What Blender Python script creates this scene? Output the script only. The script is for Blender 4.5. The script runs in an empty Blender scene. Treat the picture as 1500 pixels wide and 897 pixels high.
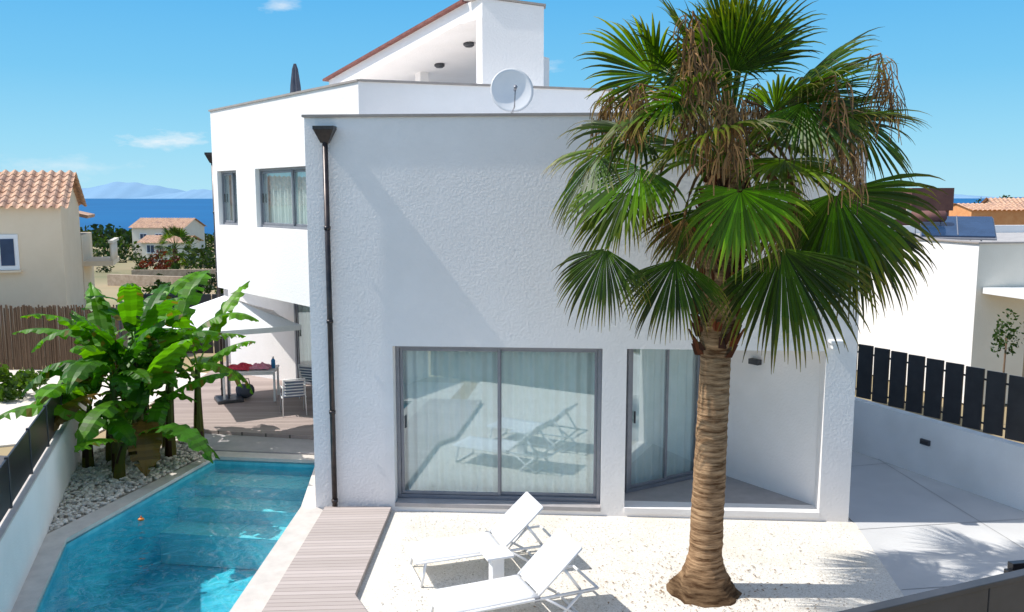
import bpy, bmesh, math, random
from mathutils import Vector, Matrix, noise
from mathutils.geometry import tessellate_polygon
R=math.radians
scene=bpy.context.scene
col=scene.collection
scene.view_settings.view_transform='Standard'
scene.view_settings.look='None'
scene.view_settings.exposure=0
# ------------------------------------------------------------ helpers
def empty(name,loc=(0,0,0)):
    e=bpy.data.objects.new(name,None); e.location=loc; e.empty_display_size=.2
    col.objects.link(e); return e
def link(ob,parent=None):
    col.objects.link(ob)
    if parent:
        ob.parent=parent
        ob.matrix_parent_inverse=Matrix.Translation(-Vector(parent.location))
    return ob
def mesh_obj(name,verts,faces,mat=None,parent=None,smooth=False):
    me=bpy.data.meshes.new(name); me.from_pydata([tuple(v) for v in verts],[],faces); me.validate(); me.update()
    if mat: me.materials.append(mat)
    if smooth:
        for p in me.polygons: p.use_smooth=True
    return link(bpy.data.objects.new(name,me),parent)
def bm_obj(name,bm,mats,parent=None,smooth=False):
    me=bpy.data.meshes.new(name); bm.to_mesh(me); bm.free()
    for m in (mats if isinstance(mats,(list,tuple)) else [mats]): me.materials.append(m)
    if smooth:
        for p in me.polygons: p.use_smooth=True
    return link(bpy.data.objects.new(name,me),parent)
def bevel(ob,w=.01,seg=2):
    m=ob.modifiers.new('bevel','BEVEL'); m.width=w; m.segments=seg; m.limit_method='ANGLE'; return ob
def prism(name,pts,z0,z1,mat,parent=None,bev=0):
    n=len(pts)
    a=sum(pts[i][0]*pts[(i+1)%n][1]-pts[(i+1)%n][0]*pts[i][1] for i in range(n))
    if a<0: pts=pts[::-1]
    f0=z0 if callable(z0) else (lambda p:z0)
    f1=z1 if callable(z1) else (lambda p:z1)
    v=[(p[0],p[1],f0(p)) for p in pts]+[(p[0],p[1],f1(p)) for p in pts]
    f=[list(range(n))[::-1],[n+i for i in range(n)]]+[[i,(i+1)%n,n+(i+1)%n,n+i] for i in range(n)]
    ob=mesh_obj(name,v,f,mat,parent)
    if bev: bevel(ob,bev)
    return ob
def box(name,c,d,mat,parent=None,rot=0,bev=0,tilt=None):
    M=Matrix.Translation(Vector(c))@Matrix.Rotation(rot,4,'Z')
    if tilt: M=M@Matrix.Rotation(tilt[1],4,tilt[0])
    vs=[M@Vector((sx*d[0]/2,sy*d[1]/2,sz*d[2]/2)) for sz in(-1,1) for sx,sy in((-1,-1),(1,-1),(1,1),(-1,1))]
    f=[[3,2,1,0],[4,5,6,7],[0,1,5,4],[1,2,6,5],[2,3,7,6],[3,0,4,7]]
    ob=mesh_obj(name,vs,f,mat,parent)
    if bev: bevel(ob,bev)
    return ob
def tube_bm(bm,pts,rad,n=8,cap=True):
    rings=[]
    pts=[Vector(p) for p in pts]
    for i,p in enumerate(pts):
        t=(pts[min(i+1,len(pts)-1)]-pts[max(i-1,0)]).normalized()
        a=Vector((0,0,1)) if abs(t.z)<.9 else Vector((1,0,0))
        x=t.cross(a).normalized(); y=t.cross(x).normalized()
        r=rad[i] if isinstance(rad,(list,tuple)) else rad
        rings.append([bm.verts.new(p+x*math.cos(2*math.pi*k/n)*r+y*math.sin(2*math.pi*k/n)*r) for k in range(n)])
    fs=[]
    for a,b in zip(rings,rings[1:]):
        for k in range(n): fs.append(bm.faces.new((a[k],a[(k+1)%n],b[(k+1)%n],b[k])))
    if cap:
        fs.append(bm.faces.new(rings[0])); fs.append(bm.faces.new(rings[-1][::-1]))
    return fs
def tube(name,pts,rad,mat,parent=None,n=10):
    bm=bmesh.new(); tube_bm(bm,pts,rad,n); bmesh.ops.recalc_face_normals(bm,faces=bm.faces)
    return bm_obj(name,bm,mat,parent,True)
def multi_tube(name,paths,rad,mat,parent=None,n=8):
    bm=bmesh.new()
    for p in paths: tube_bm(bm,p,rad,n)
    bmesh.ops.recalc_face_normals(bm,faces=bm.faces)
    return bm_obj(name,bm,mat,parent,True)
def wall(name,P0,P1,z0,z1,th,holes,mat,parent=None):
    P0=Vector(P0);P1=Vector(P1);d=(P1-P0);L=d.length;d/=L
    nb=Vector((-d.y,d.x)) if th>0 else Vector((d.y,-d.x)); t=abs(th)
    ss=sorted({0,L,*[h[0] for h in holes],*[h[1] for h in holes]})
    zs=sorted({z0,z1,*[h[2] for h in holes],*[h[3] for h in holes]})
    def solid(i,j):
        if i<0 or j<0 or i>=len(ss)-1 or j>=len(zs)-1: return False
        s=(ss[i]+ss[i+1])/2; z=(zs[j]+zs[j+1])/2
        return not any(h[0]<s<h[1] and h[2]<z<h[3] for h in holes)
    bm=bmesh.new()
    def P(i,j,k):
        q=P0+d*ss[i]+nb*(t*k); return bm.verts.new((q.x,q.y,zs[j]))
    for i in range(len(ss)-1):
        for j in range(len(zs)-1):
            if not solid(i,j): continue
            for k in(0,1): bm.faces.new([P(i,j,k),P(i+1,j,k),P(i+1,j+1,k),P(i,j+1,k)])
            if not solid(i-1,j): bm.faces.new([P(i,j,0),P(i,j,1),P(i,j+1,1),P(i,j+1,0)])
            if not solid(i+1,j): bm.faces.new([P(i+1,j,0),P(i+1,j,1),P(i+1,j+1,1),P(i+1,j+1,0)])
            if not solid(i,j-1): bm.faces.new([P(i,j,0),P(i,j,1),P(i+1,j,1),P(i+1,j,0)])
            if not solid(i,j+1): bm.faces.new([P(i,j+1,0),P(i,j+1,1),P(i+1,j+1,1),P(i+1,j+1,0)])
    bmesh.ops.remove_doubles(bm,verts=bm.verts,dist=1e-4)
    bmesh.ops.recalc_face_normals(bm,faces=bm.faces)
    return bm_obj(name,bm,mat,parent)
# ------------------------------------------------------------ materials
def new_mat(name):
    m=bpy.data.materials.new(name); m.use_nodes=True
    nt=m.node_tree; b=nt.nodes['Principled BSDF']; return m,nt,b
def N(nt,t,**kw):
    n=nt.nodes.new(t)
    for k,v in kw.items(): setattr(n,k,v)
    return n
def mat(name,c,rough=.6,c2=None,scale=3,detail=4,bump=0,bscale=60,metal=0,spec=.5,stretch=None,dist=.01,c3=None,s3=.4):
    m,nt,b=new_mat(name); detail=min(detail,4)
    b.inputs['Roughness'].default_value=rough; b.inputs['Metallic'].default_value=metal
    b.inputs['Specular IOR Level'].default_value=spec
    b.inputs['Base Color'].default_value=(*c,1)
    tc=N(nt,'ShaderNodeTexCoord'); src=tc.outputs['Object']
    if stretch:
        mp=N(nt,'ShaderNodeMapping'); mp.inputs['Scale'].default_value=stretch
        nt.links.new(src,mp.inputs['Vector']); src=mp.outputs['Vector']
    if c2:
        n=N(nt,'ShaderNodeTexNoise'); n.inputs['Scale'].default_value=scale; n.inputs['Detail'].default_value=detail; n.inputs['Roughness'].default_value=.65
        nt.links.new(src,n.inputs['Vector'])
        r=N(nt,'ShaderNodeValToRGB'); r.color_ramp.elements[0].position=.35; r.color_ramp.elements[1].position=.65
        r.color_ramp.elements[0].color=(*c,1); r.color_ramp.elements[1].color=(*c2,1)
        nt.links.new(n.outputs['Fac'],r.inputs['Fac']); out=r.outputs['Color']
        if c3:
            n3=N(nt,'ShaderNodeTexNoise'); n3.inputs['Scale'].default_value=s3; n3.inputs['Detail'].default_value=3
            nt.links.new(src,n3.inputs['Vector'])
            mr=N(nt,'ShaderNodeMapRange'); mr.inputs[1].default_value=.45; mr.inputs[2].default_value=.7
            nt.links.new(n3.outputs['Fac'],mr.inputs[0])
            mx=N(nt,'ShaderNodeMixRGB'); nt.links.new(mr.outputs[0],mx.inputs[0]); nt.links.new(out,mx.inputs[1]); mx.inputs[2].default_value=(*c3,1); out=mx.outputs[0]
        nt.links.new(out,b.inputs['Base Color'])
    if bump:
        n2=N(nt,'ShaderNodeTexNoise'); n2.inputs['Scale'].default_value=bscale; n2.inputs['Detail'].default_value=2
        nt.links.new(src,n2.inputs['Vector'])
        bp=N(nt,'ShaderNodeBump'); bp.inputs['Strength'].default_value=bump; bp.inputs['Distance'].default_value=dist
        nt.links.new(n2.outputs['Fac'],bp.inputs['Height']); nt.links.new(bp.outputs['Normal'],b.inputs['Normal'])
    return m
M_stucco=mat('white_stucco',(.87,.84,.815),.85,(.91,.88,.86),1.6,4,.6,26,spec=.2,c3=(.86,.825,.80),s3=.35)
M_stucco2=mat('white_boundary_stucco',(.85,.84,.83),.85,(.89,.88,.86),1.5,4,.4,40,spec=.2,c3=(.79,.78,.76),s3=.9)
M_beige=mat('beige_render',(.80,.66,.48),.9,(.85,.71,.53),1,4,.3,40,spec=.2)
M_cream=mat('cream_render',(.78,.71,.60),.9,(.84,.77,.66),1,4,.3,40,spec=.2)
M_coping_metal=mat('coping_metal',(.34,.29,.26),.5,(.40,.35,.31),4)
M_alu=mat('grey_aluminium',(.24,.25,.28),.4,(.28,.29,.32),5,metal=.3)
M_bronze=mat('dark_bronze_pipe',(.035,.032,.036),.35,(.08,.065,.06),6,metal=.5)
M_black=mat('black_fence_metal',(.012,.013,.016),.35,(.022,.023,.027),4)
M_darkgrey=mat('anthracite_metal',(.045,.048,.055),.45,(.06,.062,.07),3)
M_white=mat('white_metal',(.82,.83,.84),.4,(.86,.86,.86),5)
M_fabric=mat('white_mesh_fabric',(.78,.79,.81),.8,(.84,.84,.84),30,4,.4,220)
M_curtain=mat('curtain_fabric',(.72,.82,.79),.9,(.80,.88,.86),3,3,spec=.1)
M_stone=mat('pool_coping_stone',(.54,.50,.46),.7,(.66,.61,.56),3,4,.3,60)
M_porch=mat('porch_tile',(.36,.34,.34),.6,(.44,.41,.41),3,4,.15,50)
M_earth=mat('dry_earth',(.42,.30,.18),.95,(.32,.27,.14),.08,4,.5,2,c3=(.14,.15,.06),s3=.03)
M_paving=mat('pale_paving',(.66,.61,.54),.9,(.74,.69,.62),1,4,.2,30)
M_asphalt=mat('asphalt',(.05,.05,.052),.9,(.07,.07,.07),8,4,.4,80)
M_darkgravel=mat('dark_gravel',(.06,.06,.065),.95,(.14,.14,.15),60,4,.8,60)
M_reed=mat('reed',(.11,.065,.04),.95,(.19,.12,.07),12,4,.9,12,stretch=(6,6,.3))
M_stonewall=mat('rubble_wall',(.38,.28,.20),.9,(.54,.43,.32),3,4,.8,5)
M_terracotta=mat('terracotta_tile',(.46,.25,.15),.85,(.68,.46,.32),5,4,.3,30,c3=(.38,.23,.17),s3=2)
M_rust=mat('maroon_render',(.14,.06,.055),.8,(.19,.085,.07),2)
M_dish=mat('dish_white',(.78,.78,.78),.45,(.83,.82,.81),3)
M_navy=mat('navy_canvas',(.06,.07,.10),.8,(.09,.10,.13),4)
M_red=mat('red_towel',(.60,.03,.08),.9,(.75,.08,.12),12,4,.5,60)
M_blue=mat('blue_plastic',(.02,.22,.50),.4,(.04,.30,.6),6)
M_bluecushion=mat('slate_cushion',(.12,.15,.22),.9,(.16,.2,.28),8,4,.4,60)
M_solar=mat('solar_glass',(.02,.05,.11),.15,(.03,.07,.15),2)
M_roofgrey=mat('roof_gravel',(.36,.34,.33),.95,(.48,.46,.44),4,4,.4,30)
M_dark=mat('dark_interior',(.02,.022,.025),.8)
def gravel_mat():
    m,nt,b=new_mat('white_gravel'); b.inputs['Roughness'].default_value=.95; b.inputs['Specular IOR Level'].default_value=.1
    tc=N(nt,'ShaderNodeTexCoord')
    v=N(nt,'ShaderNodeTexVoronoi'); v.inputs['Scale'].default_value=70
    nt.links.new(tc.outputs['Object'],v.inputs['Vector'])
    r=N(nt,'ShaderNodeValToRGB'); r.color_ramp.elements[0].color=(.62,.57,.49,1); r.color_ramp.elements[1].color=(.80,.765,.70,1)
    r.color_ramp.elements[0].position=.0; r.color_ramp.elements[1].position=.6
    sp=N(nt,'ShaderNodeSeparateColor'); nt.links.new(v.outputs['Color'],sp.inputs[0]); nt.links.new(sp.outputs[0],r.inputs['Fac'])
    n=N(nt,'ShaderNodeTexNoise'); n.inputs['Scale'].default_value=1.1; n.inputs['Detail'].default_value=5
    nt.links.new(tc.outputs['Object'],n.inputs['Vector'])
    mr=N(nt,'ShaderNodeMapRange'); mr.inputs[1].default_value=.47; mr.inputs[2].default_value=.72; mr.inputs[4].default_value=.55
    nt.links.new(n.outputs['Fac'],mr.inputs[0])
    mx=N(nt,'ShaderNodeMixRGB'); nt.links.new(mr.outputs[0],mx.inputs[0]); nt.links.new(r.outputs[0],mx.inputs[1]); mx.inputs[2].default_value=(.64,.58,.48,1)
    nt.links.new(mx.outputs[0],b.inputs['Base Color'])
    bp=N(nt,'ShaderNodeBump'); bp.inputs['Strength'].default_value=.6; bp.inputs['Distance'].default_value=.009
    nt.links.new(v.outputs['Distance'],bp.inputs['Height']); bp.invert=True; nt.links.new(bp.outputs[0],b.inputs['Normal'])
    return m
M_gravel=gravel_mat()
def plank_mat(name,c1,c2,ang,w):
    m,nt,b=new_mat(name); b.inputs['Roughness'].default_value=.75; b.inputs['Specular IOR Level'].default_value=.25
    tc=N(nt,'ShaderNodeTexCoord'); mp=N(nt,'ShaderNodeMapping'); mp.inputs['Rotation'].default_value=(0,0,ang)
    nt.links.new(tc.outputs['Object'],mp.inputs['Vector'])
    sx=N(nt,'ShaderNodeSeparateXYZ'); nt.links.new(mp.outputs[0],sx.inputs[0])
    dv=N(nt,'ShaderNodeMath',operation='DIVIDE'); nt.links.new(sx.outputs['Y'],dv.inputs[0]); dv.inputs[1].default_value=w
    fl=N(nt,'ShaderNodeMath',operation='FLOOR'); nt.links.new(dv.outputs[0],fl.inputs[0])
    fr=N(nt,'ShaderNodeMath',operation='FRACT'); nt.links.new(dv.outputs[0],fr.inputs[0])
    wn=N(nt,'ShaderNodeTexWhiteNoise'); wn.noise_dimensions='1D'; nt.links.new(fl.outputs[0],wn.inputs['W'])
    mp2=N(nt,'ShaderNodeMapping'); mp2.inputs['Scale'].default_value=(1.5,30,1); nt.links.new(mp.outputs[0],mp2.inputs['Vector'])
    n=N(nt,'ShaderNodeTexNoise'); n.inputs['Scale'].default_value=2; n.inputs['Detail'].default_value=4; nt.links.new(mp2.outputs[0],n.inputs['Vector'])
    ad=N(nt,'ShaderNodeMath',operation='ADD'); nt.links.new(wn.outputs['Value'],ad.inputs[0]); nt.links.new(n.outputs['Fac'],ad.inputs[1])
    hf=N(nt,'ShaderNodeMath',operation='MULTIPLY'); nt.links.new(ad.outputs[0],hf.inputs[0]); hf.inputs[1].default_value=.5
    r=N(nt,'ShaderNodeValToRGB'); r.color_ramp.elements[0].color=(*c1,1); r.color_ramp.elements[1].color=(*c2,1)
    r.color_ramp.elements[0].position=.2; r.color_ramp.elements[1].position=.8
    nt.links.new(hf.outputs[0],r.inputs['Fac'])
    gp=N(nt,'ShaderNodeMath',operation='LESS_THAN'); nt.links.new(fr.outputs[0],gp.inputs[0]); gp.inputs[1].default_value=.07
    mx=N(nt,'ShaderNodeMixRGB'); nt.links.new(gp.outputs[0],mx.inputs[0]); nt.links.new(r.outputs[0],mx.inputs[1]); mx.inputs[2].default_value=(.12,.10,.09,1)
    nt.links.new(mx.outputs[0],b.inputs['Base Color'])
    return m
M_deck=plank_mat('composite_deck',(.42,.36,.33),(.54,.47,.44),R(-3),.10)
M_deck2=plank_mat('patio_deck',(.32,.26,.24),(.45,.37,.34),R(-4),.14)
M_conc=mat('driveway_concrete',(.58,.575,.56),.8,(.66,.655,.64),.8,4,.2,40,c3=(.50,.50,.50),s3=.35)
def facing(nt,mul,power,const,normal=None):
    lw=N(nt,'ShaderNodeLayerWeight'); lw.inputs['Blend'].default_value=.5
    if normal: nt.links.new(normal,lw.inputs['Normal'])
    pw=N(nt,'ShaderNodeMath',operation='POWER'); nt.links.new(lw.outputs['Facing'],pw.inputs[0]); pw.inputs[1].default_value=power
    ml=N(nt,'ShaderNodeMath',operation='MULTIPLY_ADD',use_clamp=True); nt.links.new(pw.outputs[0],ml.inputs[0]); ml.inputs[1].default_value=mul; ml.inputs[2].default_value=const
    return ml.outputs[0]
def glass_mat(name,fac=.10,tint=(.94,.985,.97)):
    m,nt,b=new_mat(name); nt.nodes.remove(b); out=nt.nodes['Material Output']
    tr=N(nt,'ShaderNodeBsdfTransparent'); tr.inputs[0].default_value=(*tint,1)
    gl=N(nt,'ShaderNodeBsdfGlossy'); gl.inputs['Roughness'].default_value=.01; gl.inputs[0].default_value=(.85,.95,1,1)
    mx=N(nt,'ShaderNodeMixShader'); nt.links.new(facing(nt,.7,4,fac),mx.inputs[0]); nt.links.new(tr.outputs[0],mx.inputs[1]); nt.links.new(gl.outputs[0],mx.inputs[2])
    nt.links.new(mx.outputs[0],out.inputs['Surface']); return m
M_glass=glass_mat('window_glass',.27)
def water_mat():
    m,nt,b=new_mat('pool_water'); nt.nodes.remove(b); out=nt.nodes['Material Output']
    tr=N(nt,'ShaderNodeBsdfTransparent'); tr.inputs[0].default_value=(.66,.93,.96,1)
    gl=N(nt,'ShaderNodeBsdfGlossy'); gl.inputs['Roughness'].default_value=.03
    tc=N(nt,'ShaderNodeTexCoord')
    n=N(nt,'ShaderNodeTexNoise'); n.inputs['Scale'].default_value=3.6; n.inputs['Detail'].default_value=3; n.inputs['Distortion'].default_value=.8
    nt.links.new(tc.outputs['Object'],n.inputs['Vector'])
    bp=N(nt,'ShaderNodeBump'); bp.inputs['Strength'].default_value=.6; bp.inputs['Distance'].default_value=.10
    nt.links.new(n.outputs['Fac'],bp.inputs['Height'])
    nt.links.new(bp.outputs[0],gl.inputs['Normal'])
    mx=N(nt,'ShaderNodeMixShader'); nt.links.new(facing(nt,.9,4,.03,bp.outputs[0]),mx.inputs[0]); nt.links.new(tr.outputs[0],mx.inputs[1]); nt.links.new(gl.outputs[0],mx.inputs[2])
    nt.links.new(mx.outputs[0],out.inputs['Surface']); return m
M_water=water_mat()
M_pool=mat('pool_mosaic',(.05,.42,.54),.5,(.13,.60,.69),3.2,4,c3=(.035,.33,.47),s3=.6)
M_poolstep=mat('pool_step_mosaic',(.24,.63,.69),.5,(.32,.70,.75),3)
M_sea=mat('sea_water',(.005,.09,.25),.5,(.007,.12,.30),.002,4,.0,spec=.12)
def leaf_mat(name,trans=.35,rough=.45):
    m,nt,b=new_mat(name); out=nt.nodes['Material Output']
    at=N(nt,'ShaderNodeVertexColor'); at.layer_name='Col'
    nt.links.new(at.outputs['Color'],b.inputs['Base Color']); b.inputs['Roughness'].default_value=rough; b.inputs['Specular IOR Level'].default_value=.4
    tl=N(nt,'ShaderNodeBsdfTranslucent')
    mc=N(nt,'ShaderNodeVectorMath',operation='MULTIPLY'); nt.links.new(at.outputs['Color'],mc.inputs[0]); mc.inputs[1].default_value=(1.9,2.0,.8)
    nt.links.new(mc.outputs[0],tl.inputs[0])
    mx=N(nt,'ShaderNodeMixShader'); mx.inputs[0].default_value=trans
    nt.links.new(b.outputs[0],mx.inputs[1]); nt.links.new(tl.outputs[0],mx.inputs[2]); nt.links.new(mx.outputs[0],out.inputs['Surface'])
    return m
M_leaf=leaf_mat('leaf_green',.42)
M_dead=leaf_mat('dry_frond',.15,.9)
# ------------------------------------------------------------ world / sun / camera
LD=Vector((.77,-.008,-1)).normalized()
elev=math.asin(-LD.z)
w=bpy.data.worlds.new("World"); scene.world=w; w.use_nodes=True
nt=w.node_tree; bg=nt.nodes['Background']
sky=N(nt,'ShaderNodeTexSky'); sky.sky_type='NISHITA'; sky.sun_disc=False; sky.sun_elevation=elev; sky.sun_rotation=math.atan2(-LD.x,-LD.y)%(2*math.pi)
sky.altitude=0; sky.air_density=1.0; sky.dust_density=.5; sky.ozone_density=1.0
tc=N(nt,'ShaderNodeTexCoord')
hs=N(nt,'ShaderNodeHueSaturation'); hs.inputs['Saturation'].default_value=.72; hs.inputs['Value'].default_value=1.45; nt.links.new(sky.outputs[0],hs.inputs['Color'])
sz_=N(nt,'ShaderNodeSeparateXYZ'); nt.links.new(tc.outputs['Generated'],sz_.inputs[0])
rp=N(nt,'ShaderNodeValToRGB'); nt.links.new(sz_.outputs['Z'],rp.inputs[0])
er=rp.color_ramp.elements; er[0].position=.0; er[0].color=(.46,.79,.93,1); er[1].position=.5; er[1].color=(.06,.30,.74,1)
e_=er.new(.06); e_.color=(.33,.71,.93,1); e_=er.new(.13); e_.color=(.20,.59,.91,1); e_=er.new(.23); e_.color=(.11,.47,.88,1)
s2=N(nt,'ShaderNodeVectorMath',operation='SCALE'); nt.links.new(rp.outputs[0],s2.inputs[0]); s2.inputs['Scale'].default_value=1/.15
mr=N(nt,'ShaderNodeMapRange'); mr.inputs[1].default_value=.28; mr.inputs[2].default_value=.6; nt.links.new(sz_.outputs['Z'],mr.inputs[0])
mx=N(nt,'ShaderNodeMixRGB'); nt.links.new(mr.outputs[0],mx.inputs[0]); nt.links.new(s2.outputs[0],mx.inputs[1]); nt.links.new(hs.outputs[0],mx.inputs[2])
cur=mx.outputs[0]
nz=N(nt,'ShaderNodeTexNoise'); nz.inputs['Scale'].default_value=16; nz.inputs['Detail'].default_value=6; nz.inputs['Roughness'].default_value=.65
mpn=N(nt,'ShaderNodeMapping'); mpn.inputs['Scale'].default_value=(1.3,1.3,4.0); nt.links.new(tc.outputs['Generated'],mpn.inputs[0]); nt.links.new(mpn.outputs[0],nz.inputs['Vector'])
for (cx,cz,sx,sz,st) in [(-.40,.064,14,50,.95),(-.262,.215,28,60,.6),(.045,.145,30,70,.5),(-.52,.036,7,45,.4)]:
    c=Vector((cx,1,cz)).normalized()
    sb=N(nt,'ShaderNodeVectorMath',operation='SUBTRACT'); nt.links.new(tc.outputs['Generated'],sb.inputs[0]); sb.inputs[1].default_value=c
    ml=N(nt,'ShaderNodeVectorMath',operation='MULTIPLY'); nt.links.new(sb.outputs[0],ml.inputs[0]); ml.inputs[1].default_value=(sx,1,sz)
    ln=N(nt,'ShaderNodeVectorMath',operation='LENGTH'); nt.links.new(ml.outputs[0],ln.inputs[0])
    mr=N(nt,'ShaderNodeMapRange'); mr.inputs[1].default_value=0; mr.inputs[2].default_value=1; mr.inputs[3].default_value=.25; mr.inputs[4].default_value=-.3
    nt.links.new(ln.outputs['Value'],mr.inputs[0])
    ad=N(nt,'ShaderNodeMath',operation='ADD'); nt.links.new(mr.outputs[0],ad.inputs[0]); nt.links.new(nz.outputs['Fac'],ad.inputs[1])
    m2=N(nt,'ShaderNodeMapRange'); m2.inputs[1].default_value=.48; m2.inputs[2].default_value=.9; m2.inputs[4].default_value=st; nt.links.new(ad.outputs[0],m2.inputs[0])
    mx=N(nt,'ShaderNodeMixRGB'); nt.links.new(m2.outputs[0],mx.inputs[0]); nt.links.new(cur,mx.inputs[1]); mx.inputs[2].default_value=(6.5,6.6,6.7,1); cur=mx.outputs[0]
nt.links.new(cur,bg.inputs[0]); bg.inputs[1].default_value=.15
sd=bpy.data.lights.new('sun','SUN'); sd.energy=5.0; sd.angle=R(.5); sd.color=(1,.955,.885)
so=bpy.data.objects.new('sun',sd); so.rotation_euler=LD.to_track_quat('-Z','Y').to_euler(); so.location=(-20,-5,30); col.objects.link(so)
cd=bpy.data.cameras.new('camera'); cam=bpy.data.objects.new('camera',cd); col.objects.link(cam)
cam.location=(0,0,5); cam.rotation_euler=(R(90-7.294),0,0); cd.lens=30; cd.sensor_width=36; cd.clip_end=90000; cd.clip_start=.1
scene.camera=cam
# ------------------------------------------------------------ terrain, sea, hills
def tz(y):
    K=[(-1e9,0),(35,0),(110,-4),(300,-12),(700,-26),(800,-34),(1e9,-34)]
    for (a,za),(b,zb) in zip(K,K[1:]):
        if a<=y<=b:
            return za if b-a>1e8 else za+(zb-za)*(y-a)/(b-a)
xs=[-3000,-1200,-600,-300,-200]+list(range(-150,-20,10))+[-20,-12,-8.6,-2.6,4,12,20]+list(range(30,160,10))+[200,300,600,1200,3000]
ys=[-600,-200,-60,-20,0,4,17,25,35]+list(range(45,320,12))+[360,420,480,540,600,660,700,800,900]
V=[];F=[]
for y in ys:
    for x in xs:
        z=tz(y)-.05
        if y>40: z+=noise.noise(Vector((x*.03,y*.03,0)))*min(1,(y-40)/60)*1.2
        V.append((x,y,z))
nx=len(xs)
for j in range(len(ys)-1):
    for i in range(nx-1):
        if xs[i]==-8.6 and ys[j]==4: continue
        F.append((j*nx+i,j*nx+i+1,(j+1)*nx+i+1,(j+1)*nx+i))
mesh_obj('ground',V,F,M_earth)
mesh_obj('sea',[(-80000,500,-25),(80000,500,-25),(80000,80000,-25),(-80000,80000,-25)],[(0,1,2,3)],M_sea)
M_hill=mat('hazy_hills',(.19,.33,.48),1,(.22,.36,.51),.0006,4,spec=0)  # blue distance haze is mixed into the base colour
def hills(name,x0,x1,y,h,seed):
    n=90; V=[];F=[]
    for i in range(n+1):
        t=i/n; x=x0+(x1-x0)*t
        e=math.sin(math.pi*t)**.7
        hh=h*e*(.55+.45*noise.noise(Vector((t*4+seed,0,0)))+.12*noise.noise(Vector((t*17+seed,3,0))))
        V+= [(x,y-900,-25),(x,y,-25+max(5,hh)),(x,y+900,-25)]
    for i in range(n):
        a=i*3; F+=[(a,a+3,a+4,a+1),(a+1,a+4,a+5,a+2)]
    return mesh_obj(name,V,F,M_hill,smooth=True)
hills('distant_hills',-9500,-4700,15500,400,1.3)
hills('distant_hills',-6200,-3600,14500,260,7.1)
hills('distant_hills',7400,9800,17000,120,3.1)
# ------------------------------------------------------------ yard
pool=[(-5.75,16.0),(-3.72,15.75),(-3.42,13.3),(-3.42,6.5),(-4.9,6.5),(-5.80,9.8),(-6.55,12.0)]
cop =[(-5.85,16.35),(-3.40,16.02),(-3.175,13.3),(-3.02,13.15),(-3.02,6.2),(-5.1,6.2),(-6.12,9.75),(-6.93,12.12)]
def ring_sheet(outer,inner,z):
    pl=[[Vector((*p,0)) for p in outer],[Vector((*p,0)) for p in inner]]
    tr=tessellate_polygon(pl); vs=[(p.x,p.y,z) for l in pl for p in l]
    bm=bmesh.new(); bv=[bm.verts.new(v) for v in vs]
    for t in tr:
        try: bm.faces.new([bv[i] for i in t])
        except: pass
    bmesh.ops.recalc_face_normals(bm,faces=bm.faces)
    if bm.faces[:][0].normal.z<0: bmesh.ops.reverse_faces(bm,faces=bm.faces)
    return bm
bm=ring_sheet([(-8.6,4),(-2.6,4),(-2.6,17),(-8.6,17)],pool,-.05)
bm_obj('yard_ground',bm,M_paving)
sp=empty('swimming_pool',(-4.6,11,0))
bm=ring_sheet(cop,pool,.02)
r=bmesh.ops.extrude_face_region(bm,geom=bm.faces[:]); vs=[g for g in r['geom'] if isinstance(g,bmesh.types.BMVert)]
bmesh.ops.translate(bm,verts=vs,vec=(0,0,-.09)); bmesh.ops.recalc_face_normals(bm,faces=bm.faces)
bm_obj('stone_coping',bm,M_stone,sp)
n=len(pool)
V=[(x,y,-.04) for x,y in pool]+[(x,y,-1.35) for x,y in pool]
mesh_obj('basin',V,[[i,(i+1)%n,n+(i+1)%n,n+i] for i in range(n)]+[[n+i for i in range(n)]],M_pool,sp)
mesh_obj('water',[(x,y,-.13) for x,y in pool],[list(range(n))[::-1]],M_water,sp)
prism('step',[(-5.74,15.98),(-3.73,15.74),(-3.66,15.0),(-5.9,15.3)],-1.34,-.30,M_poolstep,sp)
prism('step_low',[(-5.9,15.295),(-3.66,14.995),(-3.60,14.4),(-6.02,14.75)],-1.34,-.52,M_poolstep,sp)
prism('step_lowest',[(-6.02,14.745),(-3.60,14.395),(-3.53,13.8),(-6.18,14.2)],-1.34,-.78,M_poolstep,sp)
pf=empty('pool_float',(-5.9,12.9,-.1))
bm=bmesh.new(); bmesh.ops.create_uvsphere(bm,u_segments=14,v_segments=8,radius=.04,matrix=Matrix.Translation((-5.93,13.1,-.115))@Matrix.Diagonal((1.3,1,.7,1)))
bm_obj('float_body',bm,mat('orange_plastic',(.62,.17,.02),.4,(.7,.24,.03),8),pf,True); tube('float_knob',[(-5.93,13.1,-.09),(-5.93,13.1,-.06)],.012,mat('orange_cap',(.5,.13,.02),.5),pf)
prism('gravel_ground',[(-1.94,13.2),(-2.2,3.6),(3.4,6.2),(4.86,9.6),(5.3,12.63),(5.2,12.9)],-.04,.0,M_gravel)
prism('driveway',[(3.4,6.2),(4.86,9.6),(5.3,12.63),(5.3,22),(6.2,22),(7.0,16.6),(8.3,13.2),(10.2,8.8)],-.045,-.004,M_conc)
bmj=bmesh.new()
for a,b in [((5.3,15.2),(7.35,15.7)),((5.25,12.4),(8.5,12.9)),((5.0,10.4),(9.2,11.0)),((6.6,22),(7.6,8))]:
    a=Vector((*a,0));b=Vector((*b,0));d=(b-a).normalized();s=Vector((-d.y,d.x,0))*.006
    bmj.faces.new([bmj.verts.new((p.x,p.y,.0005)) for p in (a-s,b-s,b+s,a+s)])
bm_obj('driveway_joints',bmj,mat('joint_dark',(.3,.3,.3),.9))
prism('street',[(-80,-12),(80,-12),(80,-3),(-80,-3)],-.04,-.02,M_asphalt)
prism('sidewalk',[(-80,-3),(80,-3),(80,-1),(-80,-1)],-.04,.1,M_paving)
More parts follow.
